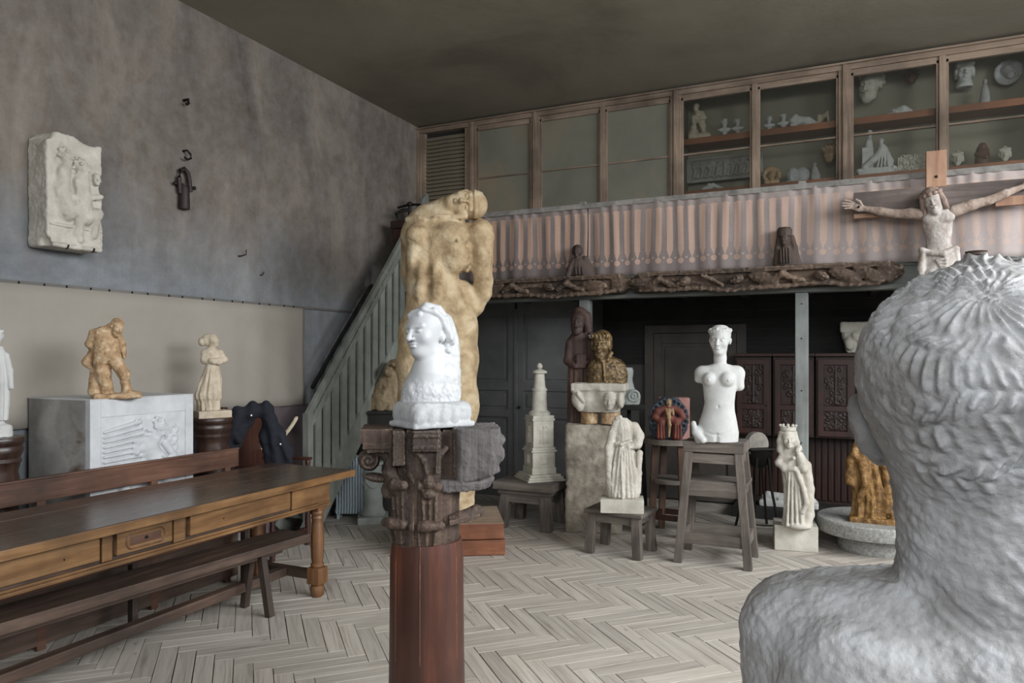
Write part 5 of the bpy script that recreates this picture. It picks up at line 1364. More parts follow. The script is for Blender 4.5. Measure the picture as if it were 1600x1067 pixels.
def lumpy(V, N): return .8*fbm(V, .25, 2, 3)*np.clip((44-V[:, 2])/5, 0, 1)+.5*np.sin(V[:, 0]*1.3+V[:, 1]*1.1)*np.clip((V[:, 2]-64)/4, 0, 1)
place(s, 'bronze_youth_bust', 'bronze', 'gilded bronze bust of a bob-haired youth on the carved stone capital', 'bust', 947, 597, dB, 0, .9, disp=lumpy, z=zc_+64*u)

# ---- bearded dark wooden saint
d = 7.02; p0 = at(906, 660, d); u = d/F
blk2 = thing('dark_plinth', 'low dark plinth under the bearded wooden saint', 'plinth', (p0.x, p0.y+.0, 0), facing(906))
MB().span(-.13, .13, -.07, .07, 0, .60, .005).build('body', 'black_beam', blk2)
s = Sculpt(); zb_ = (.60); zt_ = at(900, 480, d).z; hp = (zt_-zb_)/u
k_ = hp-178
fold = lambda th, z: 1.0*np.sin(th*12)*np.clip((hp-70-z)/40, .1, 1)
s.loft([(0, 0, 0, 21, 11), (40, 0, 0, 19, 11), (hp-90, 0, 0, 18, 11), (hp-60, 0, 0, 19, 11), (hp-48, -1, 0, 18, 11), (hp-40, -2, 0, 9, 9)], k=3, fold=fold)
s.chain([(-16, -2, hp-56, 6), (-19, -4, hp-84, 6), (-6, -14, hp-92, 5)], k=3).chain([(18, -2, hp-56, 6.5), (21, -4, hp-80, 6.5), (8, -13, hp-88, 5)], k=3)
s.box((2, -15, hp-84), (8, 3, 11), 1, k=1)
head(s, (-3, -7, hp-24), 34, (0, 0, -14), ears=False, beard=True)
s.ell((0, 4, hp-14), (13, 12, 15), k=2).chain([(10, 6, hp-14, 8), (13, 6, hp-36, 7)], k=3)
o = s.mesh('bearded_saint', 'wood_saint', None, u, 1.1, None, (p0.x, p0.y, .60), (0, 0, facing(900)), [(.35, .2)])
tag(o, 'tall bearded hooded saint in dark reddish wood by the gallery post', 'statue')
# scroll fragment on a dark stand behind the bust
d = 7.25; u = d/F; p0 = at(978, 632, d)
ds = thing('dark_work_stand', 'dark three-legged stand carrying the grey scroll fragment', 'stand', (p0.x, p0.y, 0), facing(978))
MB().span(-.13, .19, -.10, .12, p0.z-.05, p0.z, .005).build('top', 'black_beam', ds)
for x, y in ((-.09, -.08), (.15, -.08), (.03, .09)): MB().bar((x, y, p0.z-.05), (x*1.3, y*1.3, 0), .04, .04, .003).build('leg', 'black_beam', ds)
s = Sculpt(); s.loft([(0, 4, 0, 17, 9), (14, 6, 0, 17, 9), (26, 2, 0, 11, 8), (40, -2, 0, 12, 8), (52, -2, 0, 14, 9), (58, -2, 0, 12, 8)], k=2)
s.tor((12, -8, 14), 8, 2.2, k=1).tor((12, -9, 14), 3, 2, k=1)
o = place(s, 'scroll_bracket', 'grey_plinth', 'grey scroll bracket fragment half hidden behind the bronze bust', 'sculpture', 978, 632, d, 0, 1.2, noise=[(.3, .2)])

# ---- stone tower model (origin px 843, y 748)
d = 7.1; u = d/F; tp = at(843, 748, d); tz = at(830, 748, d).z
tw_ = thing('stone_tower_model', 'pale stone model of a tiered funerary lantern tower on its low stool', 'model', (tp.x, tp.y, tz), facing(843, 22))
def sq(w0, z0, z1, nm='tier', b=.003, m='limestone'): return MB().span(-w0*u, w0*u, -w0*u, w0*u, z0*u, z1*u, b).build(nm, m, tw_)
for w0, z0, z1 in ((31, 0, 3), (28.5, 3, 6.5), (25.5, 6.5, 10)): sq(w0, z0, z1, 'step')
sq(20, 10, 20, 'base_course'); sq(18.5, 20, 44, 'lower_block'); sq(21, 44, 47, 'cornice'); sq(19, 47, 51, 'cornice'); sq(16.8, 51, 92, 'upper_block'); sq(18.5, 92, 95, 'cornice'); sq(17.5, 95, 100, 'cornice')
for k in range(4):
    a = k*PI/2; n_ = Vector((math.sin(a), -math.cos(a), 0))
    for wz, z0, z1, off in ((10, 56, 88, 16.8), (7, 24, 41, 18.5)):
        s = Sculpt(); rg = random.Random(k*3+z0); hz = (z1-z0)/2
        s.box((0, .6, 0), (wz, 1.0, hz), .3, k=.2)
        s.cap((0, -.2, -hz+2), (0, -.6, hz*.35), 2.0, 2.2, k=.8).ell((0, -.8, hz*.6), 2.0, k=.5)
        s.cap((-wz*.55, -.2, -hz+2), (-wz*.5, -.4, hz*.3), 1.6, 1.4, k=.6).cap((wz*.55, -.2, -hz+3), (wz*.45, -.4, hz*.4), 1.5, 1.5, k=.6).ell((wz*.45, -.6, hz*.62), 1.5, k=.4)
        s.cap((-wz*.5, -.8, hz*.1), (wz*.4, -.9, hz*.25), 1.0, 1.0, k=.5)
        s.mesh('relief_panel', 'limestone', tw_, u, .6, loc=(n_.x*off*u, n_.y*off*u, (z0+z1)/2*u), rot=(0, 0, a))
lathe = lambda prof, nm, m='limestone', seg=28: MB().lathe([(r*u, z*u) for r, z in prof], seg).build(nm, m, tw_, smooth=True)
lathe([(17, 100), (17, 104), (14.5, 106), (13, 107), (12, 109), (11, 138), (12.5, 140)], 'round_drum')
me = None
for i in range(8):
    a = i*PI/4+.2; l_ = (math.sin(a)*9.6*u, -math.cos(a)*9.6*u, 121*u)
    if me is None: o = MB().lathe([(1.7*u, 0), (1.3*u, 1.5*u), (1.2*u, 16*u), (1.8*u, 18*u)], 8).build('colonnette', 'limestone', tw_, l_, smooth=True); me = o.data
    else: link('colonnette', me, None, tw_, l_)
tw_.children[-1]
lathe([(12.5, 138), (11.5, 141), (10, 142), (9.2, 146), (7.6, 164), (8.6, 165)], 'tapered_turret')
lathe([(11.5, 165), (12, 167), (11, 168.5), (7, 170), (3.5, 171.5)], 'cap_disc')
lathe([(2.4, 171.5), (4.6, 174), (4.6, 177), (2.5, 180), (1, 181)], 'finial')

# ---- painted relief of a seated figure (origin px 1045, y 682)
d = 6.7; tz2 = at(1050, 684, 6.75).z; p0 = at(1045, 682, d); u = d/F
rl = thing('painted_relief', 'broken relief of an enthroned red-robed figure within blue scrollwork', 'relief', (p0.x, p0.y, tz2), facing(1045, 6))
MB().box((8*u, 4*u, 32*u), (46*u, 26*u, 64*u), bev=.006).build('backing_block', 'pink_back', rl)
s = Sculpt(); s.loft([(0, -2, 0, 20, 6), (14, -2, 0, 29, 6), (34, -2, 0, 30, 6), (52, -1, 0, 24, 6), (65, 0, 0, 12, 6)], k=2)
for i in range(17):
    a = -2.35+4.7*i/16; s.tor((-2+25*math.sin(a), -7, 33+26*math.cos(a)), 4.0, 1.9, k=.8)
s.mesh('scrollwork', 'blue_relief', rl, u, .8, loc=(0, -10*u, 0), noise=[(.4, .3)])
s = Sculpt()
s.chain([(-2, -4, 48, 7), (-3, -4, 34, 9)], k=4)
for q in (-1, 1):
    s.chain([(-2+q*7, -4, 48, 5), (-2+q*17, -5, 43, 5.5), (-2+q*21, -6, 35, 5), (-2+q*15, -7, 30, 4)], k=2)
    s.chain([(-2+q*4, -4, 32, 7), (-2+q*11, -8, 27, 6.5), (-2+q*12, -7, 6, 7.5)], k=3)
    for j in range(3): s.cap((-2+q*(9+j*4), -15, 24), (-2+q*(8+j*4.5), -14, 4), 1.2, 1.6, k=1)
s.mesh('red_robe', 'red_relief', rl, u, .8, loc=(0, -14*u, 0))
s = Sculpt(); head(s, (-2, -5, 57), 13, (0, 0, 0), ears=False, beard=True, eyes=False)
s.chain([(-2, -10, 46, 3), (-3, -14, 34, 2.6), (-2, -16, 24, 2.6), (-3, -15, 6, 1.8)], k=2).chain([(-6, -8, 48, 2.2), (-5, -13, 40, 2), (-1, -13, 36, 1.6)], k=1.5).chain([(3, -8, 47, 2.2), (4, -12, 40, 2)], k=1.5)
s.mesh('small_gilt_figure', 'skin_relief', rl, u, .6, loc=(0, -14*u, 0))

# ---- virgin and child (origin px 1243, y 818)
dV = 6.12; u = dV/F; vb = at(1240, 861, dV)
vz = .29*0+ at(1240, 822, dV).z
vb_ = thing('stone_base_block', 'plain pale limestone block beneath the crowned virgin statue', 'plinth', (vb.x, vb.y+.16, 0), facing(1240, 4))
MB().box((0, 0, vz/2), (64*u, .30, vz), bev=.008).build('block', 'limestone', vb_)
s = Sculpt()
fold = lambda th, z: (1.2*np.sin(th*9+z*.04)+.8*np.sin(th*15-z*.03))*np.clip((92-z)/30, .1, 1)
s.loft([(0, 2, 0, 21, 14), (10, 2, 0, 20, 15), (40, 3, 0, 19, 13), (70, 0, 0, 18, 12), (92, -5, 0, 16, 11), (108, -8, 0, 15, 10), (118, -8, 0, 12, 8), (124, -8, 0, 7, 6)], k=3, fold=fold)
s.chain([(-20, -1, 110, 5), (-24, -3, 98, 6), (-16, -9, 90, 5), (-2, -14, 92, 4)], k=3)
s.chain([(6, -2, 112, 6), (14, -6, 98, 6), (6, -12, 94, 4)], k=3)
s.chain([(6, -10, 112, 5.5), (9, -10, 102, 6.5), (12, -12, 92, 6)], k=3); head(s, (4, -12, 121), 13, (0, 0, -30), ears=False, eyes=False, hair=curls(24, .1))
s.ell((-3, -15, 108), 3, k=1.5)
head(s, (-11, -3, 137), 29, (6, -4, 8), ears=False)
for q in (-1, 1): s.chain([(-11+q*9, -1, 145, 5), (-11+q*11.5, 0, 132, 5), (-11+q*12, 0, 118, 5)], k=3)
s.ell((-11, 4, 140), (12, 10, 15), k=3)
s.chain([(16, -4, 96, 7), (20, -4, 60, 7), (19, -4, 20, 8), (16, -6, 4, 7)], k=3).chain([(2, -13, 88, 4), (12, -15, 60, 4), (16, -15, 40, 4), (10, -15, 26, 4)], k=2)
for x in (-12, -5, 2, 9): s.cap((x*.6-2, -11, 84), (x, -16, 4), 1.5, 2.4, k=1.5)
s.ell((6, -14, 3), (16, 7, 5), k=3)
vg = place(s, 'virgin_and_child', 'sandstone', 'leaning pale stone crowned virgin holding a child, on a stone block', 'statue', 1243, 820, dV, 0, .95, noise=[(.35, .2)], z=vz)
s = Sculpt(); s.loft([(0, 0, 0, 12, 10), (6, 0, 0, 12.5, 10.5)], k=1)
for i in range(10): a = i*PI/5; s.ell((math.sin(a)*12, -math.cos(a)*10.2, 8), (2.4, 2.2, 2.0), k=1)
s.ell((0, 0, 9), (9.5, 8, 12), k=1, sub=True)
s.mesh('crown', 'sandstone', vg, u, .8, loc=(-11*u, 0, 149*u))
# recumbent fragment behind her, on the platform
d = 7.5
s = Sculpt(); s.box((0, 0, 4), (43, 14, 5), 2, k=1)
s.chain([(-34, -2, 12, 6), (-20, -2, 14, 6), (0, -2, 13, 7), (22, -2, 12, 6), (36, -2, 11, 4)], k=3).ell((-30, -2, 16), (6, 6, 6), k=2).chain([(-14, -8, 12, 3), (6, -9, 14, 3)], k=1)
place(s, 'recumbent_fragment', 'plaster', 'small white lying figure fragment behind the crowned virgin', 'sculpture', 1232, 784, d, 0, 1.1, noise=[(.5, .2)], z=.10)

# ---- gilded draped figure on the mill wheel (origin px 1360, y 814)
d = 6.05; u = d/F; s = Sculpt()
fold = lambda th, z: (1.6*np.sin(th*8+z*.03)+.9*np.sin(th*17))*np.clip((104-z)/30, .15, 1)
s.loft([(0, 0, 0, 27, 17), (8, 0, 0, 25, 17), (40, 1, 0, 23, 15), (70, -2, 0, 21, 14), (92, -4, 0, 20, 13), (106, -5, 0, 18, 11), (116, -5, 0, 10, 8)], k=3, fold=fold)
s.chain([(-20, -4, 110, 6), (-26, -6, 92, 7), (-27, -6, 62, 7), (-22, -8, 56, 5)], k=3).chain([(14, -2, 108, 6), (22, -4, 88, 6), (26, -6, 50, 6), (24, -8, 20, 6)], k=3)
s.chain([(-22, -8, 104, 5), (-10, -14, 92, 5), (-6, -15, 60, 5), (-14, -14, 34, 5)], k=3)
s.chain([(30, -4, 40, 4), (32, -8, 10, 4), (36, -12, 5, 4)], k=2).box((4, -2, 3), (32, 18, 5), 2, k=2)
s.chain([(-5, 0, 114, 7), (-6, 0, 124, 6)], k=3); head(s, (-6, -2, 138), 30, (5, 0, 20), ears=False, hair=veil)
place(s, 'gilded_robed_figure', 'gold', 'ochre-gilt robed figure standing on the granite disc', 'statue', 1358, 814, d, 0, 1.0, noise=[(.6, .15), (.3, .5)], z=zt3)

# ---- small capital on the cupboards
d = onY(1337, 555, 8.15); d = (Vector((d.x, d.y)).dot(Vector((-SN, CS))))
s = Sculpt(); s.box((0, 0, 40), (22, 18, 8), 1, k=1)
s.loft([(0, 0, 0, 13, 11), (16, 0, 0, 17, 14), (33, 0, 0, 21, 17)], k=1, sq=4); s.ell((-8, -14, 16), (7, 6, 12), k=3).ell((9, -14, 18), (7, 6, 12), k=3).ell((0, -17, 26), (6, 5, 8), k=2)
place(s, 'carved_capital_fragment', 'limestone', 'small weathered stone capital on top of the wall cupboards', 'capital', 1337, 552, d, 0, 1.2, noise=[(.6, .15)], z=zc1+.037)

# ---- carved beams fixed along the gallery fascia, with two dark busts on them
def carved_beam(px0, px1, name_label, seed, motifs):
    Y = YF-.10; x0, x1 = onY(px0, 440, Y).x, onY(px1, 440, Y).x; L = (x1-x0)*100; zc = (ZU+ZL)/2+.015
    s = Sculpt(); rg = random.Random(seed)
    s.box((L/2, 0, 0), (L/2-4, 7.5, 8.2), 3.5, k=1); s.ell((6, 0, 0), (9, 7, 8), k=3).ell((L-8, 0, 1), (12, 7, 8), k=3)
    s.box((L/2, -1.5, 7), (L/2-6, 7.5, 2.2), 1, k=1)
    s.box((L/2, -8.5, -1), (L/2-16, 3.6, 5.6), 1.5, k=1.5, sub=True)
    s.chain([(x, -6.5, -8+1.2*math.sin(x*.05)+.7*math.sin(x*.13), 2.0) for x in np.arange(8, L-10, 7)], k=1.5)
    s.chain([(x, -4.5, -2+3.2*math.sin(x*.075+seed), 1.8) for x in np.arange(20, L-22, 6)], k=1.2)
    for t_, kind in motifs:
        x = t_*L
        if kind == 'head': head(s, (x, -8, -1), 12, (0, 70*(-1)**int(t_*10), 0), ears=False, eyes=True)
        elif kind == 'arm': s.chain([(x-14, -8, -3, 2.6), (x-4, -10, 2, 3), (x+5, -9, -3, 2.2), (x+12, -9, -4, 2)], k=1.5)
        elif kind == 'wing':
            for j in range(5): s.cap((x-8+j*2, -9, 4-j*.8), (x+8+j*.5, -8, -4-j*.4), .9, 1.3, k=.8)
        elif kind == 'leaf':
            s.ell((x, -8, -1), (13, 3, 5), rot=(0, rg.uniform(-30, 30), 0), k=1.5); s.line([(x-10, -12, -3), (x+8, -12, 2)], .8, k=1)
    for q in range(14): s.cap((L-16+rg.random()*6, -4+rg.random()*4, rg.uniform(-4, 7)), (L-2+rg.random()*5, rg.uniform(-6, 2), rg.uniform(-5, 5)), 1.6, .7, k=1)
    o = s.mesh('carved_beam', 'carved_beam', None, .01, .95, None, (x0, Y-.0, zc), (0, 0, 0), [(.5, .12), (.35, .5)])
    tag(o, name_label, 'beam'); return o, zc+.095
o1, zb1 = carved_beam(745, 983, 'shorter dark carved oak beam on the gallery fascia, behind the captive', 3, [(.14, 'leaf'), (.3, 'arm'), (.52, 'head'), (.66, 'arm'), (.8, 'leaf')])
o2, zb2 = carved_beam(990, 1404, 'longer carved oak beam with a sleeping head, right of the gap', 5, [(.05, 'leaf'), (.14, 'arm'), (.22, 'head'), (.33, 'wing'), (.43, 'head'), (.53, 'leaf'), (.62, 'arm'), (.74, 'head'), (.82, 'leaf'), (.9, 'leaf')])
Yb = YF-.11
def dY(px, Y): return Y/(CS+SN*ray(px))
d = dY(905, Yb); s = Sculpt()
s.loft([(0, 3, 0, 20, 9), (10, 2, 0, 18, 9), (22, 0, 0, 13, 8), (30, -1, 0, 7, 5)], k=2); s.chain([(-10, -2, 24, 4), (-15, -4, 10, 4), (-18, -4, 0, 4)], k=2).chain([(9, -2, 26, 5), (16, 0, 12, 5), (22, 0, 1, 4)], k=2)
head(s, (-3, -2, 38), 17, (0, 0, -20), ears=False); s.ell((-3, 2, 40), (8.5, 7.5, 9.5), k=1.5)
for x in (-5, 0, 5): s.cap((x-1, -9, 12), (x, -10, 2), 1.2, 1.5, k=.8)
place(s, 'dark_monk_bust', 'dark_saint', 'small dark wooden half-figure in a cap on the shorter carved beam', 'bust', 905, 432, d, 0, .75, z=zb1, noise=[(.2, .3)])
d = dY(1229, Yb); s = Sculpt()
s.loft([(0, 2, 0, 20, 10), (12, 1, 0, 17, 9), (24, -1, 0, 11, 8), (32, -1, 0, 7, 6)], k=2)
head(s, (-3, -3, 42), 20, (0, 0, -14), ears=False); s.ell((-2, 4, 38), (13, 8, 16), k=2).chain([(8, 0, 44, 4), (11, 1, 28, 5), (16, 0, 4, 5)], k=3).chain([(-12, 0, 44, 3), (-13, 0, 28, 4), (-15, 0, 4, 5)], k=3)
s.loft([(46, -3, 0, 11, 10), (56, -3, 0, 11.5, 10.5), (60, -3, 0, 9, 8)], k=1)
for x in (-9, -5, -1, 3): s.cap((x, -8, 26), (x+1, -11, 4), 1.2, 1.2, k=.8)
place(s, 'veiled_lady_bust', 'dark_saint', 'small dark carved half-figure with a tall headdress and veil on the longer beam', 'bust', 1229, 422, d, 0, .75, z=zb2, noise=[(.15, .3)])

# ---- crucifix hanging before the gallery
Yc = YF-.16; dc = dY(1465, Yc); u = dc/F
cz = at(1465, 440, dc)
cr = thing('crucifix', 'old wooden crucifix with a worn pale figure, hanging before the gallery cloth', 'crucifix', (cz.x, cz.y, 2.1), 0)
xl, xr = onY(1334, 310, Yc).x-cz.x, onY(1640, 310, Yc).x-cz.x
zt_ = at(1465, 290, dc).z-2.1; zb_ = at(1465, 325, dc).z-2.1
MB().span(xl, xr, .0, .045, zb_, zt_, .004).build('crossbar', 'cross_wood', cr)
MB().span(xl, xl+.28, .0, .045, zb_-.035, zb_+.0, .003).build('crossbar_repair', 'cross_orange', cr)
MB().span(xr-.34, xr, -.003, .04, zb_-.02, zb_+.05, .003).build('crossbar_repair', 'cross_orange', cr)
ztv = at(1462, 235, dc).z-2.1; x0 = onY(1447, 260, Yc).x-cz.x; x1 = onY(1479, 260, Yc).x-cz.x
MB().span(x0, x1, -.006, .045, zt_-.01, ztv, .004).build('upright_top', 'cross_orange', cr)
MB().span(x0+.01, x1-.01, .012, .05, 0.0, zt_, .004).build('upright', 'cross_wood', cr)
MB().ball((0, 0, 0), .012, 8).build('nail_hole', 'iron', cr, ((x0+x1)/2, -.005, zt_+.07))
s = Sculpt()                                                # pixels, origin (1467, 440), z from 2.1-level
zo = (cz.z-2.1)/u
s.push((0, -13, zo))
s.loft([(-30, -2, 0, 17, 10), (0, -1, 0, 21, 13), (26, -1, 0, 22, 13), (44, 0, 0, 21, 12), (54, 0, 0, 17, 10), (66, 0, 0, 17, 10), (84, -1, 0, 20, 11), (100, -2, 0, 22, 11), (110, -2, 0, 18, 9), (116, -2, 0, 8, 7)], k=4)
for i in range(5): s.line([(-16, -11, 76-i*4.5), (-2, -14, 80-i*4.5)], .9, k=1.2).line([(18, -10, 76-i*4.5), (4, -14, 80-i*4.5)], .9, k=1.2)
s.ell((-12, -7, 96), (11, 6, 8), k=4).ell((10, -7, 96), (11, 6, 8), k=4)
s.chain([(-24, -10, 48, 4), (-10, -13, 42, 4), (6, -14, 40, 4.5), (22, -8, 48, 4)], k=2).chain([(-22, -10, 46, 5), (-24, -8, 20, 5), (-22, -6, -6, 4)], k=3).chain([(22, -8, 46, 5), (25, -4, 20, 5), (24, -2, -4, 4)], k=3)
for i in range(4): s.chain([(22, -8, 44-i*4, 2.2), (8, -15, 32-i*6, 2.4), (-4+i*2, -14, 30-i*4, 2)], k=1.2)
s.chain([(-10, -5, 10, 11), (-8, -7, -20, 9), (-6, -6, -44, 7)], k=4).chain([(8, -4, 10, 11), (6, -6, -20, 9), (4, -6, -44, 7)], k=4)
s.pop()
s.push((0, -13, zo)); s.cap((0, 0, 110), (-6, -3, 116), 8, 8, k=4); head(s, (-9, -7, 124), 38, (14, -16, -12), ears=False, beard=True); s.pop()
s.mesh('christ_figure', 'christ', cr, u, .9, noise=[(.35, .25)])
s = Sculpt(); s.push((0, -13, zo)); s.push((-9, -7, 124), (14, -16, -12), 38)
s.ell((0, .12, .22), (.38, .40, .33), k=.04)
for i in range(12): a = i*PI/6; s.ell((.36*math.sin(a), .04-.40*math.cos(a), .27), (.10, .10, .09), k=.03)
for q in (-1, 1): s.chain([(q*.33, -.06, .15, .11), (q*.37, -.10, -.15, .11), (q*.40, -.12, -.45, .09)], k=.05)
s.pop(); s.pop(); s.mesh('hair', 'christ_hair', cr, u, .8, noise=[(.4, .4)])
for nm, a, b, c, hnd, q in (('left', (-18, -12, 104), (-58, -10, 109), (-102, -8, 121), (-117, -8, 127), -1), ('right', (20, -12, 106), (66, -10, 119), (106, -8, 135), (122, -8, 142), 1)):
    s = Sculpt(); s.push((0, 0, zo)); s.chain([a+(9,), ((a[0]+b[0])/2, -12, (a[2]+b[2])/2+1, 8), b+(6.5,), ((b[0]+c[0])/2, -10, (b[2]+c[2])/2, 6.2), c+(4.2,)], k=3)
    s.ell(((c[0]+hnd[0])/2+q*2, -8, (c[2]+hnd[2])/2), (9, 3.5, 7), rot=(0, -q*22, 0), k=3)
    dx, dz_ = hnd[0]-c[0], hnd[2]-c[2]
    for j in range(4):
        t_ = (j-1.5)*3.1; L_ = (15, 18, 18, 15)[j]
        s.chain([(hnd[0]-dz_*.03*t_, -8, hnd[2]+t_, 1.9), (hnd[0]+q*L_*.55, -10, hnd[2]+t_*1.25+2.4, 1.7), (hnd[0]+q*L_, -12, hnd[2]+t_*1.45+3.0, 1.4)], k=.5)
    s.chain([(c[0]+q*4, -9, c[2]+4, 2.2), (c[0]+q*8, -12, c[2]+12, 2), (c[0]+q*13, -13, c[2]+15, 1.6)], k=.8)
    s.pop(); o = s.mesh('arm', 'christ_arm', cr, u, .8, noise=[(.3, .3)])
    MB().ball((0, 0, 0), .010, 8).build('nail', 'iron', o, ((c[0]+hnd[0])/2*u+q*2*u, -13*u, ((c[2]+hnd[2])/2+zo)*u))

# ---- wall relief, left wall
s = Sculpt(); p0 = onX(110, 390, XW); u = 4.85/F
y0, y1 = onX(74, 300, XW+.205).y, onX(162, 300, XW+.205).y; z0, z1 = 2.36, 3.11; Wd = (y1-y0)*100; Hd = (z1-z0)*100
s.box((Wd/2, 10.5, Hd/2), (Wd/2, 10, Hd/2), 1.6, k=.5); s.ell((0, 6, Hd), (5, 16, 6), k=3, sub=True).ell((Wd*.78, 4, Hd+1), (9, 12, 4), k=3, sub=True).ell((Wd+1, 2, Hd*.60), (2.5, 8, 7), k=2, sub=True).ell((0, 2, 0), (4, 6, 6), k=2, sub=True).ell((Wd+1, 2, Hd*.3), (2.2, 8, 5), k=2, sub=True); s.box((Wd+2, 2, Hd*.84), (2.2, 4, 6), 1, k=1, sub=True)
s.ell((Wd*.55, -.4, Hd*.60), (Wd*.40, 2.6, Hd*.42), k=3, sub=True)
head(s, (Wd*.30, 0.4, Hd*.80), 11.5, (0, 0, 55), ears=False, hair=curls(30, .09)); head(s, (Wd*.58, .4, Hd*.73), 12, (4, -8, 40), ears=False, hair=curls(30, .09))
s.chain([(Wd*.30, 1.5, Hd*.68, 4.5), (Wd*.26, 1.5, Hd*.50, 5), (Wd*.34, 1.5, Hd*.32, 5.5)], k=3).chain([(Wd*.60, 1.5, Hd*.62, 5), (Wd*.62, 1.5, Hd*.45, 5.5), (Wd*.66, 1.5, Hd*.30, 6)], k=3)
s.chain([(Wd*.22, -.5, Hd*.66, 2.2), (Wd*.24, -1, Hd*.50, 2), (Wd*.46, -1, Hd*.44, 1.8)], k=1).chain([(Wd*.50, -.5, Hd*.60, 2.2), (Wd*.55, -1.4, Hd*.44, 2), (Wd*.92, -1, Hd*.50, 1.7)], k=1)
s.chain([(Wd*.36, 0, Hd*.30, 4), (Wd*.58, -1, Hd*.36, 3.4), (Wd*.52, 0, Hd*.14, 2.6), (Wd*.56, 0, Hd*.08, 2.4)], k=2).chain([(Wd*.68, 0, Hd*.28, 4), (Wd*.86, -1, Hd*.34, 3.2), (Wd*.80, 0, Hd*.14, 2.4)], k=2)
head(s, (Wd*.88, 1, Hd*.66), 9, (0, 0, -20), ears=False, eyes=False)
s.box((Wd*.5, .3, Hd*.19), (Wd*.46, 1, .8), .3, k=.6); s.box((Wd*.5, .6, Hd*.10), (Wd*.44, .8, 5), .5, k=1)
o = s.mesh('wall_relief', 'sandstone', None, .01, .5, None, (XW+.205, y0, z0), (0, 0, PI/2), [(.45, .12), (.2, .6)])
tag(o, 'broken cream stone relief of embracing figures hung high on the left wall', 'relief')
for x in (.14, .32): MB().tube([(0, 0, 0), (0, -.02, 0), (0, -.03, .02)], .006, 6).build('bracket', 'iron', o, (x, .03, .0))

# ---- left figures
dn = 4.62; s = Sculpt()                                      # stooping bearded man, origin px 175, y 620
s.box((8, 0, 3), (33, 20, 4), 3, k=2).ell((26, -6, 6), (16, 12, 5), k=3)
s.chain([(-14, 2, 66, 12), (-12, -2, 38, 10), (-6, 0, 10, 9)], k=5).chain([(2, -6, 62, 11), (16, -12, 38, 8), (20, -6, 14, 6), (24, -12, 7, 5)], k=5)
s.chain([(-22, 6, 40, 8), (-24, 6, 10, 9)], k=5)
s.loft([(54, -6, 0, 18, 13), (72, -6, 0, 18, 14), (92, -8, 0, 19, 13), (104, -10, 0, 17, 12), (111, -8, 0, 9, 8)], k=4)
s.chain([(-24, 2, 100, 8), (-29, 5, 84, 7), (-20, 10, 72, 5)], k=4).chain([(8, 4, 100, 6), (14, 10, 84, 5), (17, 8, 64, 3.5)], k=3)
s.chain([(-26, 10, 72, 6), (-34, 10, 56, 7), (-30, 10, 50, 5)], k=4)
s.chain([(-6, -2, 106, 7), (2, -6, 112, 7)], k=4); head(s, (7, -9, 111), 26, (24, 6, 30), ears=True, beard=True)
for zz in (70, 78, 86, 94): s.line([(-10, -15, zz), (8, -15, zz-1)], .8, k=1.2)
ml = lambda V, N: .7*fbm(V, .16, 3, 1)
place(s, 'stooping_man_figure', 'terracotta_buff', 'ochre figure of a stooping bearded man, hands behind his back, on the relief block', 'statuette', 175, 618, dn, 0, .85, disp=ml, z=bz+.002)
pd = pD; dd = Vector((pd.x, pd.y)).dot(Vector((-SN, CS))); s = Sculpt()   # woman with folded arms, origin px 329, y 641
fold = lambda th, z: (.8*np.sin(th*11)+.5*np.sin(th*17+z*.1))*np.clip((70-z)/25, .1, 1)
s.loft([(0, -3, 0, 16, 12), (16, -3, 0, 16, 12), (18, -3, 0, 19, 14), (26, -3, 0, 19, 14), (52, 1, 0, 14, 11), (72, 3, 0, 10, 9), (84, 2, 0, 13, 10), (92, 1, 0, 11, 9), (98, 1, 0, 6, 6)], k=3, fold=fold)
s.chain([(-8, 0, 90, 6), (-9, -2, 78, 5.5), (4, -10, 76, 4), (14, -8, 80, 3)], k=2.5).chain([(13, 0, 90, 6), (20, -3, 79, 5), (12, -10, 75, 4), (0, -11, 78, 3)], k=2.5)
s.chain([(2, 0, 96, 5), (3, 0, 104, 5)], k=2); head(s, (3, -1, 109), 22, (-4, 0, 62), ears=False); s.ell((-4, 3, 110), (9, 8, 10), k=2).ell((-12, 4, 107), (6, 7, 7), k=1.5)
wm = place(s, 'folded_arms_woman_figure', 'cream_clay', 'cream clay woman in a long skirt with folded arms, on the turned pedestal', 'statuette', 329, 641, dd, 0, .8, noise=[(.3, .25)], z=pD.z+11*dd/F)
MB().box((2*dd/F, 0, -5.5*dd/F), (50*dd/F, .17, 11*dd/F), (0, 0, math.radians(18)), .003).build('wooden_base', 'cream_clay', wm)
dd = Vector((pE.x, pE.y)).dot(Vector((-SN, CS))); s = Sculpt()
s.loft([(0, 0, 0, 22, 16), (18, 0, 0, 21, 15), (22, 0, 0, 10, 8), (48, 0, 0, 11, 9)], k=2)
fold = lambda th, z: .9*np.sin(th*10)*np.clip((140-z)/30, .1, 1)
s.loft([(26, 0, 0, 15, 12), (60, 0, 0, 17, 13), (100, 1, 0, 15, 12), (130, 0, 0, 13, 10), (142, 0, 0, 9, 8)], k=3, fold=fold)
s.chain([(12, -3, 128, 5), (17, -4, 104, 5), (19, -6, 78, 4)], k=2).chain([(0, 0, 140, 5), (0, 0, 150, 5)], k=2); head(s, (0, -1, 158), 24, (0, 0, 20), ears=False, hair=cap_hair)
place(s, 'robed_plaster_figure', 'plaster', 'pale robed figure cut by the left edge of the photo', 'statuette', -6, 680, dd, 0, 1.0, noise=[(.3, .2)], z=pE.z)

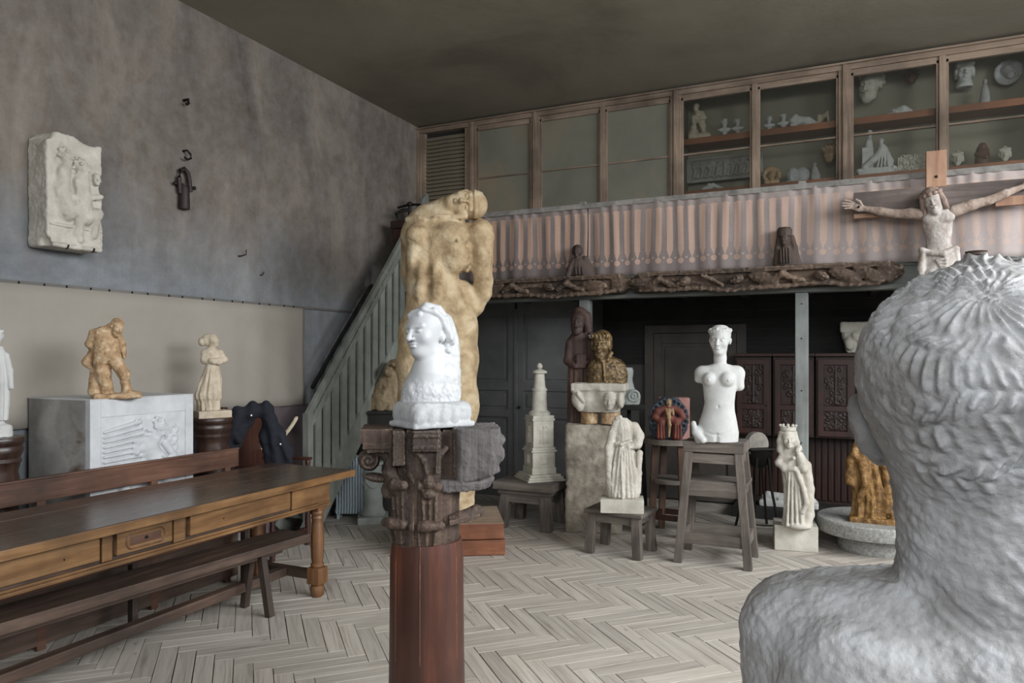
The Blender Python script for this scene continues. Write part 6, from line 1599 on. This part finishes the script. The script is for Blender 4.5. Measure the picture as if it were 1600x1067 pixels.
# ---- things on the case shelves
YS = YG+.21
def bust_on_socle(s, h, rot=0, hair=None):
    s.loft([(0, 0, 0, h*.22, h*.2), (h*.08, 0, 0, h*.12, h*.11), (h*.22, 0, 0, h*.09, h*.09)], k=.5)
    s.loft([(h*.16, 0, 0, h*.09, h*.09), (h*.30, 0, 0, h*.12, h*.1), (h*.40, 0, 0, h*.32, h*.18), (h*.50, 0, 0, h*.36, h*.2), (h*.57, 0, 0, h*.14, h*.12)], k=1)
    s.cap((0, 0, h*.5), (0, 0, h*.64), h*.11, h*.11, k=1); head(s, (0, 0, h*.80), h*.44, (0, 0, rot), ears=False, hair=hair)
def on_shelf(fn, name, m, label, cat, px, py, zsh, rel_=0, vox=.8, y=YS, noise=((.3, .3),), group=None, z=None):
    s = Sculpt(); fn(s); d = dY(px, y); p = at(px, py, d)
    o = s.mesh(name, m, None, d/F, vox, None, (p.x, p.y, zsh if z is None else p.z), (0, 0, facing(px, rel_)), list(noise)); return tag(o, label, cat, group)
def f1(s):
    s.box((0, 0, 5), (17, 9, 5), 2, k=1).ell((-9, -2, 12), (8, 8, 10), k=3).ell((-9, -7, 20), (5, 5, 5), k=2).ell((8, 0, 10), (9, 7, 5), k=3)
    s.chain([(2, 0, 34, 6), (5, 0, 24, 5), (7, -1, 12, 3)], k=2).chain([(-2, -2, 34, 5), (-8, -6, 36, 4), (-8, -6, 24, 3)], k=2)
    s.chain([(1, 0, 34, 6.5), (-2, 0, 42, 6), (-4, 0, 48, 4)], k=3).chain([(4, -2, 44, 3.5), (8, -4, 36, 3), (0, -7, 34, 2.5)], k=1.5); head(s, (-5, -2, 54), 13, (0, 0, -20), ears=False)
on_shelf(f1, 'climbing_nude_figurine', 'cream_clay', 'yellowish nude figurine, one foot on a rock, left end of the upper shelf', 'figurine', 1093, 212, ZS1)
for i, (px, py, h, rt, r2, tx) in enumerate(((1132, 207, 30, 0, 0, 'small plaster bust, first right of the nude figurine'), (1153, 206, 29, 25, 0, 'small plaster bust, second right of the nude figurine'), (1202, 202, 26, -10, 0, 'tiny plaster bust just right of the thin case mullion'), (1224, 197, 27, 20, 0, 'tiny plaster bust with shoulders, left of the reclining group'))):
    on_shelf(lambda s: bust_on_socle(s, h, rt, curls(26, .1)), 'small_plaster_bust', 'plaster', tx, 'bust', px, py, ZS1, 0, .65, group='small plaster busts on the upper shelf')
def f2(s): s.chain([(-16, 0, 6, 5), (-6, 0, 14, 6), (4, 0, 12, 6), (14, 0, 5, 4)], k=3).ell((-12, -2, 18), (6, 5, 6), k=2).ell((-17, -2, 14), (5, 5, 5), k=2).ell((6, 0, 5), (6, 5, 5), k=2).chain([(8, -2, 14, 3), (18, -3, 6, 2.5)], k=1)
on_shelf(f2, 'reclining_group_sketch', 'plaster', 'small plaster sketch of a reclining group on the upper left shelf', 'sculpture', 1256, 192, ZS1)
def f3(s): s.chain([(-4, 0, 4, 4), (-2, 0, 12, 5), (4, 0, 18, 3)], k=2).ell((-3, -2, 16), 4, k=1).chain([(4, 0, 16, 3), (8, 0, 22, 2), (10, 0, 8, 2)], k=1)
on_shelf(f3, 'seated_figure_sketch', 'cream_clay', 'tiny seated figure sketch at the right end of the upper left shelf', 'sculpture', 1284, 188, ZS1)
def f4(s):
    s.box((0, 2, 19), (58, 2.5, 19), .5, k=.3).box((0, -1, 19), (53, 2.2, 15), .3, k=.3, sub=True); rg = random.Random(4)
    for i in range(9): x = -46+i*11.5; s.chain([(x, -.5, 8, 2.6), (x+3, -1, 18, 3.2), (x-2+rg.random()*5, -1, 25, 2.2)], k=1.5).ell((x+rg.random()*3, -1.5, 29), 2.4, k=1).chain([(x, -1, 20, 1.6), (x+8, -2, 24, 1.4)], k=.6).chain([(x+2, -1, 10, 1.6), (x+8, -1, 6, 1.4)], k=.6)
fr_ = on_shelf(f4, 'battle_frieze_panel', 'concrete', 'long low-relief frieze panel of crowded figures in the left case', 'relief', 1131, 279, ZS2, facing(1131)*-57.3, .7, YG+.30, z=None)
fr_.location.z = ZS2+.14
def f5(s): s.chain([(-14, 0, 3, 3), (-4, 0, 6, 4), (0, 0, 9, 2.5), (14, 0, 2, 2.5)], k=3).ell((-6, -1, 8), (3, 3, 4), k=1)
on_shelf(f5, 'plaster_scrap', 'plaster', 'flat white plaster scrap lying below the frieze panel', 'fragment', 1114, 286, ZS2, y=YG+.14)
def f6(s):
    s.box((0, 0, 3), (11, 8, 3.5), 1, k=1); head(s, (0, 0, 16), 18, (0, 0, 0), ears=False)
    for i in range(16): a = i*PI/8; s.ell((11*math.sin(a), 0, 16+11*math.cos(a)), (3.5, 4, 3.5), k=1)
on_shelf(f6, 'lion_mask', 'terracotta_buff', 'round maned ochre mask on the lower left shelf', 'mask', 1206, 279, ZS2, y=YG+.16)
on_shelf(lambda s: (s.ell((-6, 0, 12), (10, 11, 13), k=2), s.ell((8, 2, 12), (11, 11, 12), k=1), s.line([(2, -12, 2), (1, -12, 22)], 1, k=1), head(s, (-6, -3, 12), 22, (0, 0, -20), ears=False), s.box((0, 0, 1), (16, 9, 2), 1, k=1)), 'double_plaster_head', 'marble_rough', 'bright white rounded double head on the lower left shelf', 'bust', 1245, 276, ZS2, y=YG+.15)
on_shelf(lambda s: (s.loft([(0, 2, 0, 9, 6), (14, 0, 0, 7, 6), (24, -1, 0, 4, 4)], k=1), head(s, (-1, 0, 28), 9, (0, 0, 0), ears=False, eyes=False)), 'veiled_grey_figurine', 'old_plaster', 'grey veiled little figure beside the gold mask', 'figurine', 1274, 270, ZS2)
on_shelf(lambda s: (head(s, (0, 0, 16), 30, (0, 0, -10), ears=False, hair=curls(40, .09)),), 'gold_mask', 'terracotta_buff', 'ochre curly mask hung in the right corner of the left case', 'mask', 1297, 256, 0, y=YG+.24, z=1)
# right case
on_shelf(lambda s: (head(s, (0, 0, 25), 46, (10, 6, -20), beard=True, hair=curls(50, .08)),), 'bearded_plaster_mask', 'sandstone', 'large pale bearded plaster mask hung in the right case', 'mask', 1360, 158, 0, y=YG+.28, z=1)
on_shelf(lambda s: (head(s, (0, 0, 14), 26, (0, 0, 0), hair=curls(40, .09)),), 'dark_round_mask', 'brown_fig', 'dark brown round mask hung high in the right case', 'mask', 1424, 134, 0, y=YG+.31, z=1)
on_shelf(lambda s: (s.chain([(-18, 0, 3, 4), (-8, 0, 7, 6), (6, 0, 8, 9), (14, 0, 6, 6)], k=3), head(s, (-6, -3, 8), 16, (-30, -70, 0), ears=False)), 'lying_plaster_head', 'plaster', 'white plaster head lying on its side on the upper right shelf', 'bust', 1404, 164, ZS1)
on_shelf(lambda s: (s.loft([(0, 0, 0, 12, 9), (10, 0, 0, 10, 9)], k=2), head(s, (0, 0, 23), 36, (0, 0, 6), hair=cap_hair)), 'plaster_portrait_head', 'plaster', 'plaster head with visible ears above the shelf of the right case', 'bust', 1507, 137, 0, z=1, y=YG+.28)
on_shelf(lambda s: (s.loft([(0, 0, 0, 8, 6), (22, 0, 0, 6, 5), (34, 0, 0, 3, 3)], k=1), head(s, (0, 0, 39), 10, (0, 0, 0), ears=False, eyes=False)), 'narrow_dim_statuette', 'old_plaster', 'narrow dim statuette between the portrait head and the round medallion', 'statuette', 1539, 152, ZS1)
md_ = on_shelf(lambda s: (s.ell((0, 2, 20), (19, 5, 20), k=1), s.ell((0, -1, 20), (16, 4, 17), k=1, sub=True), head(s, (0, 2, 20), 24, (0, 0, 60), ears=False)), 'round_medallion', 'old_plaster', 'round dusty medallion at the right edge of the upper case', 'relief', 1575, 132, 0, y=YG+.30, z=1)
def f7(s):
    s.box((0, 0, 6), (25, 12, 5), 1, k=1); s.tor((-24, 0, 8), 4, 2.2, k=1).tor((24, 0, 8), 4, 2.2, k=1).cap((-24, -10, 8), (-24, 10, 8), 4, 4, k=1).cap((24, -10, 8), (24, 10, 8), 4, 4, k=1)
    s.box((-12, 2, 26), (8, 6, 20), 1, k=1).loft([(44, -10, 2, 6, 5), (56, -10, 2, 5, 5), (62, -10, 2, 4, 4)], k=1); head(s, (-9, 1, 68), 12, (0, 0, 0), ears=False, eyes=False)
    s.chain([(-16, -5, 14, 5), (-4, -6, 24, 5), (6, -4, 34, 6), (8, -2, 44, 5)], k=3).chain([(10, -2, 40, 6), (18, -2, 20, 6), (18, -2, 12, 5)], k=3); head(s, (7, -3, 52), 12, (10, 0, -10), ears=False, eyes=False)
    for i in range(4): s.cap((6+i*3, -8, 34), (2+i*5, -9, 13), 1.4, 1.6, k=1)
on_shelf(f7, 'mourning_group', 'plaster', 'white plaster mourning group on a scrolled base with a small herm', 'sculpture', 1369, 263, ZS2, vox=.8, y=YG+.17)
def f8(s):
    s.box((0, 3, 15), (20, 3, 13), .5, k=.3); rg = random.Random(8)
    for i in range(40): x, z = rg.uniform(-16, 16), rg.uniform(4, 28); s.tor((x, -1, z), rg.uniform(2, 3.5), .9, rot=(rg.uniform(-50, 50), rg.uniform(0, 90), rg.uniform(-50, 50)), k=.5)
    s.cap((6, 0, 0), (6, 0, 6), 4, 5, k=1)
on_shelf(f8, 'leafy_relief_tile', 'limestone', 'square plaster tile with tangled leaf carving in the right case', 'relief', 1425, 256, ZS2, y=YG+.22)
def f9(s): s.loft([(0, 0, 0, 5, 5), (4, 0, 0, 3, 3)], k=1); head(s, (0, 0, 16), 23, (0, 0, 0), ears=False, hair=cap_hair); s.ell((0, 2, 28), (3, 3, 3), k=1)
on_shelf(f9, 'small_wreathed_head', 'sandstone', 'small pale wreathed head just right of the crucifix top', 'bust', 1496, 251, ZS2)
on_shelf(f9, 'small_wreathed_head', 'sandstone', 'small pale wreathed head near the right edge, right of the brown figure', 'bust', 1570, 243, ZS2)
on_shelf(lambda s: (s.loft([(0, 0, 0, 11, 8), (18, 0, 0, 10, 8), (30, 0, 0, 8, 7), (36, 0, 0, 4, 4)], k=2), s.ell((0, -6, 30), (6, 5, 7), k=2), s.chain([(-8, -5, 20, 3), (4, -8, 14, 3)], k=1)), 'brown_glazed_bust', 'brown_fig', 'dark brown glazed bust between the two wreathed heads', 'bust', 1535, 249, ZS2)
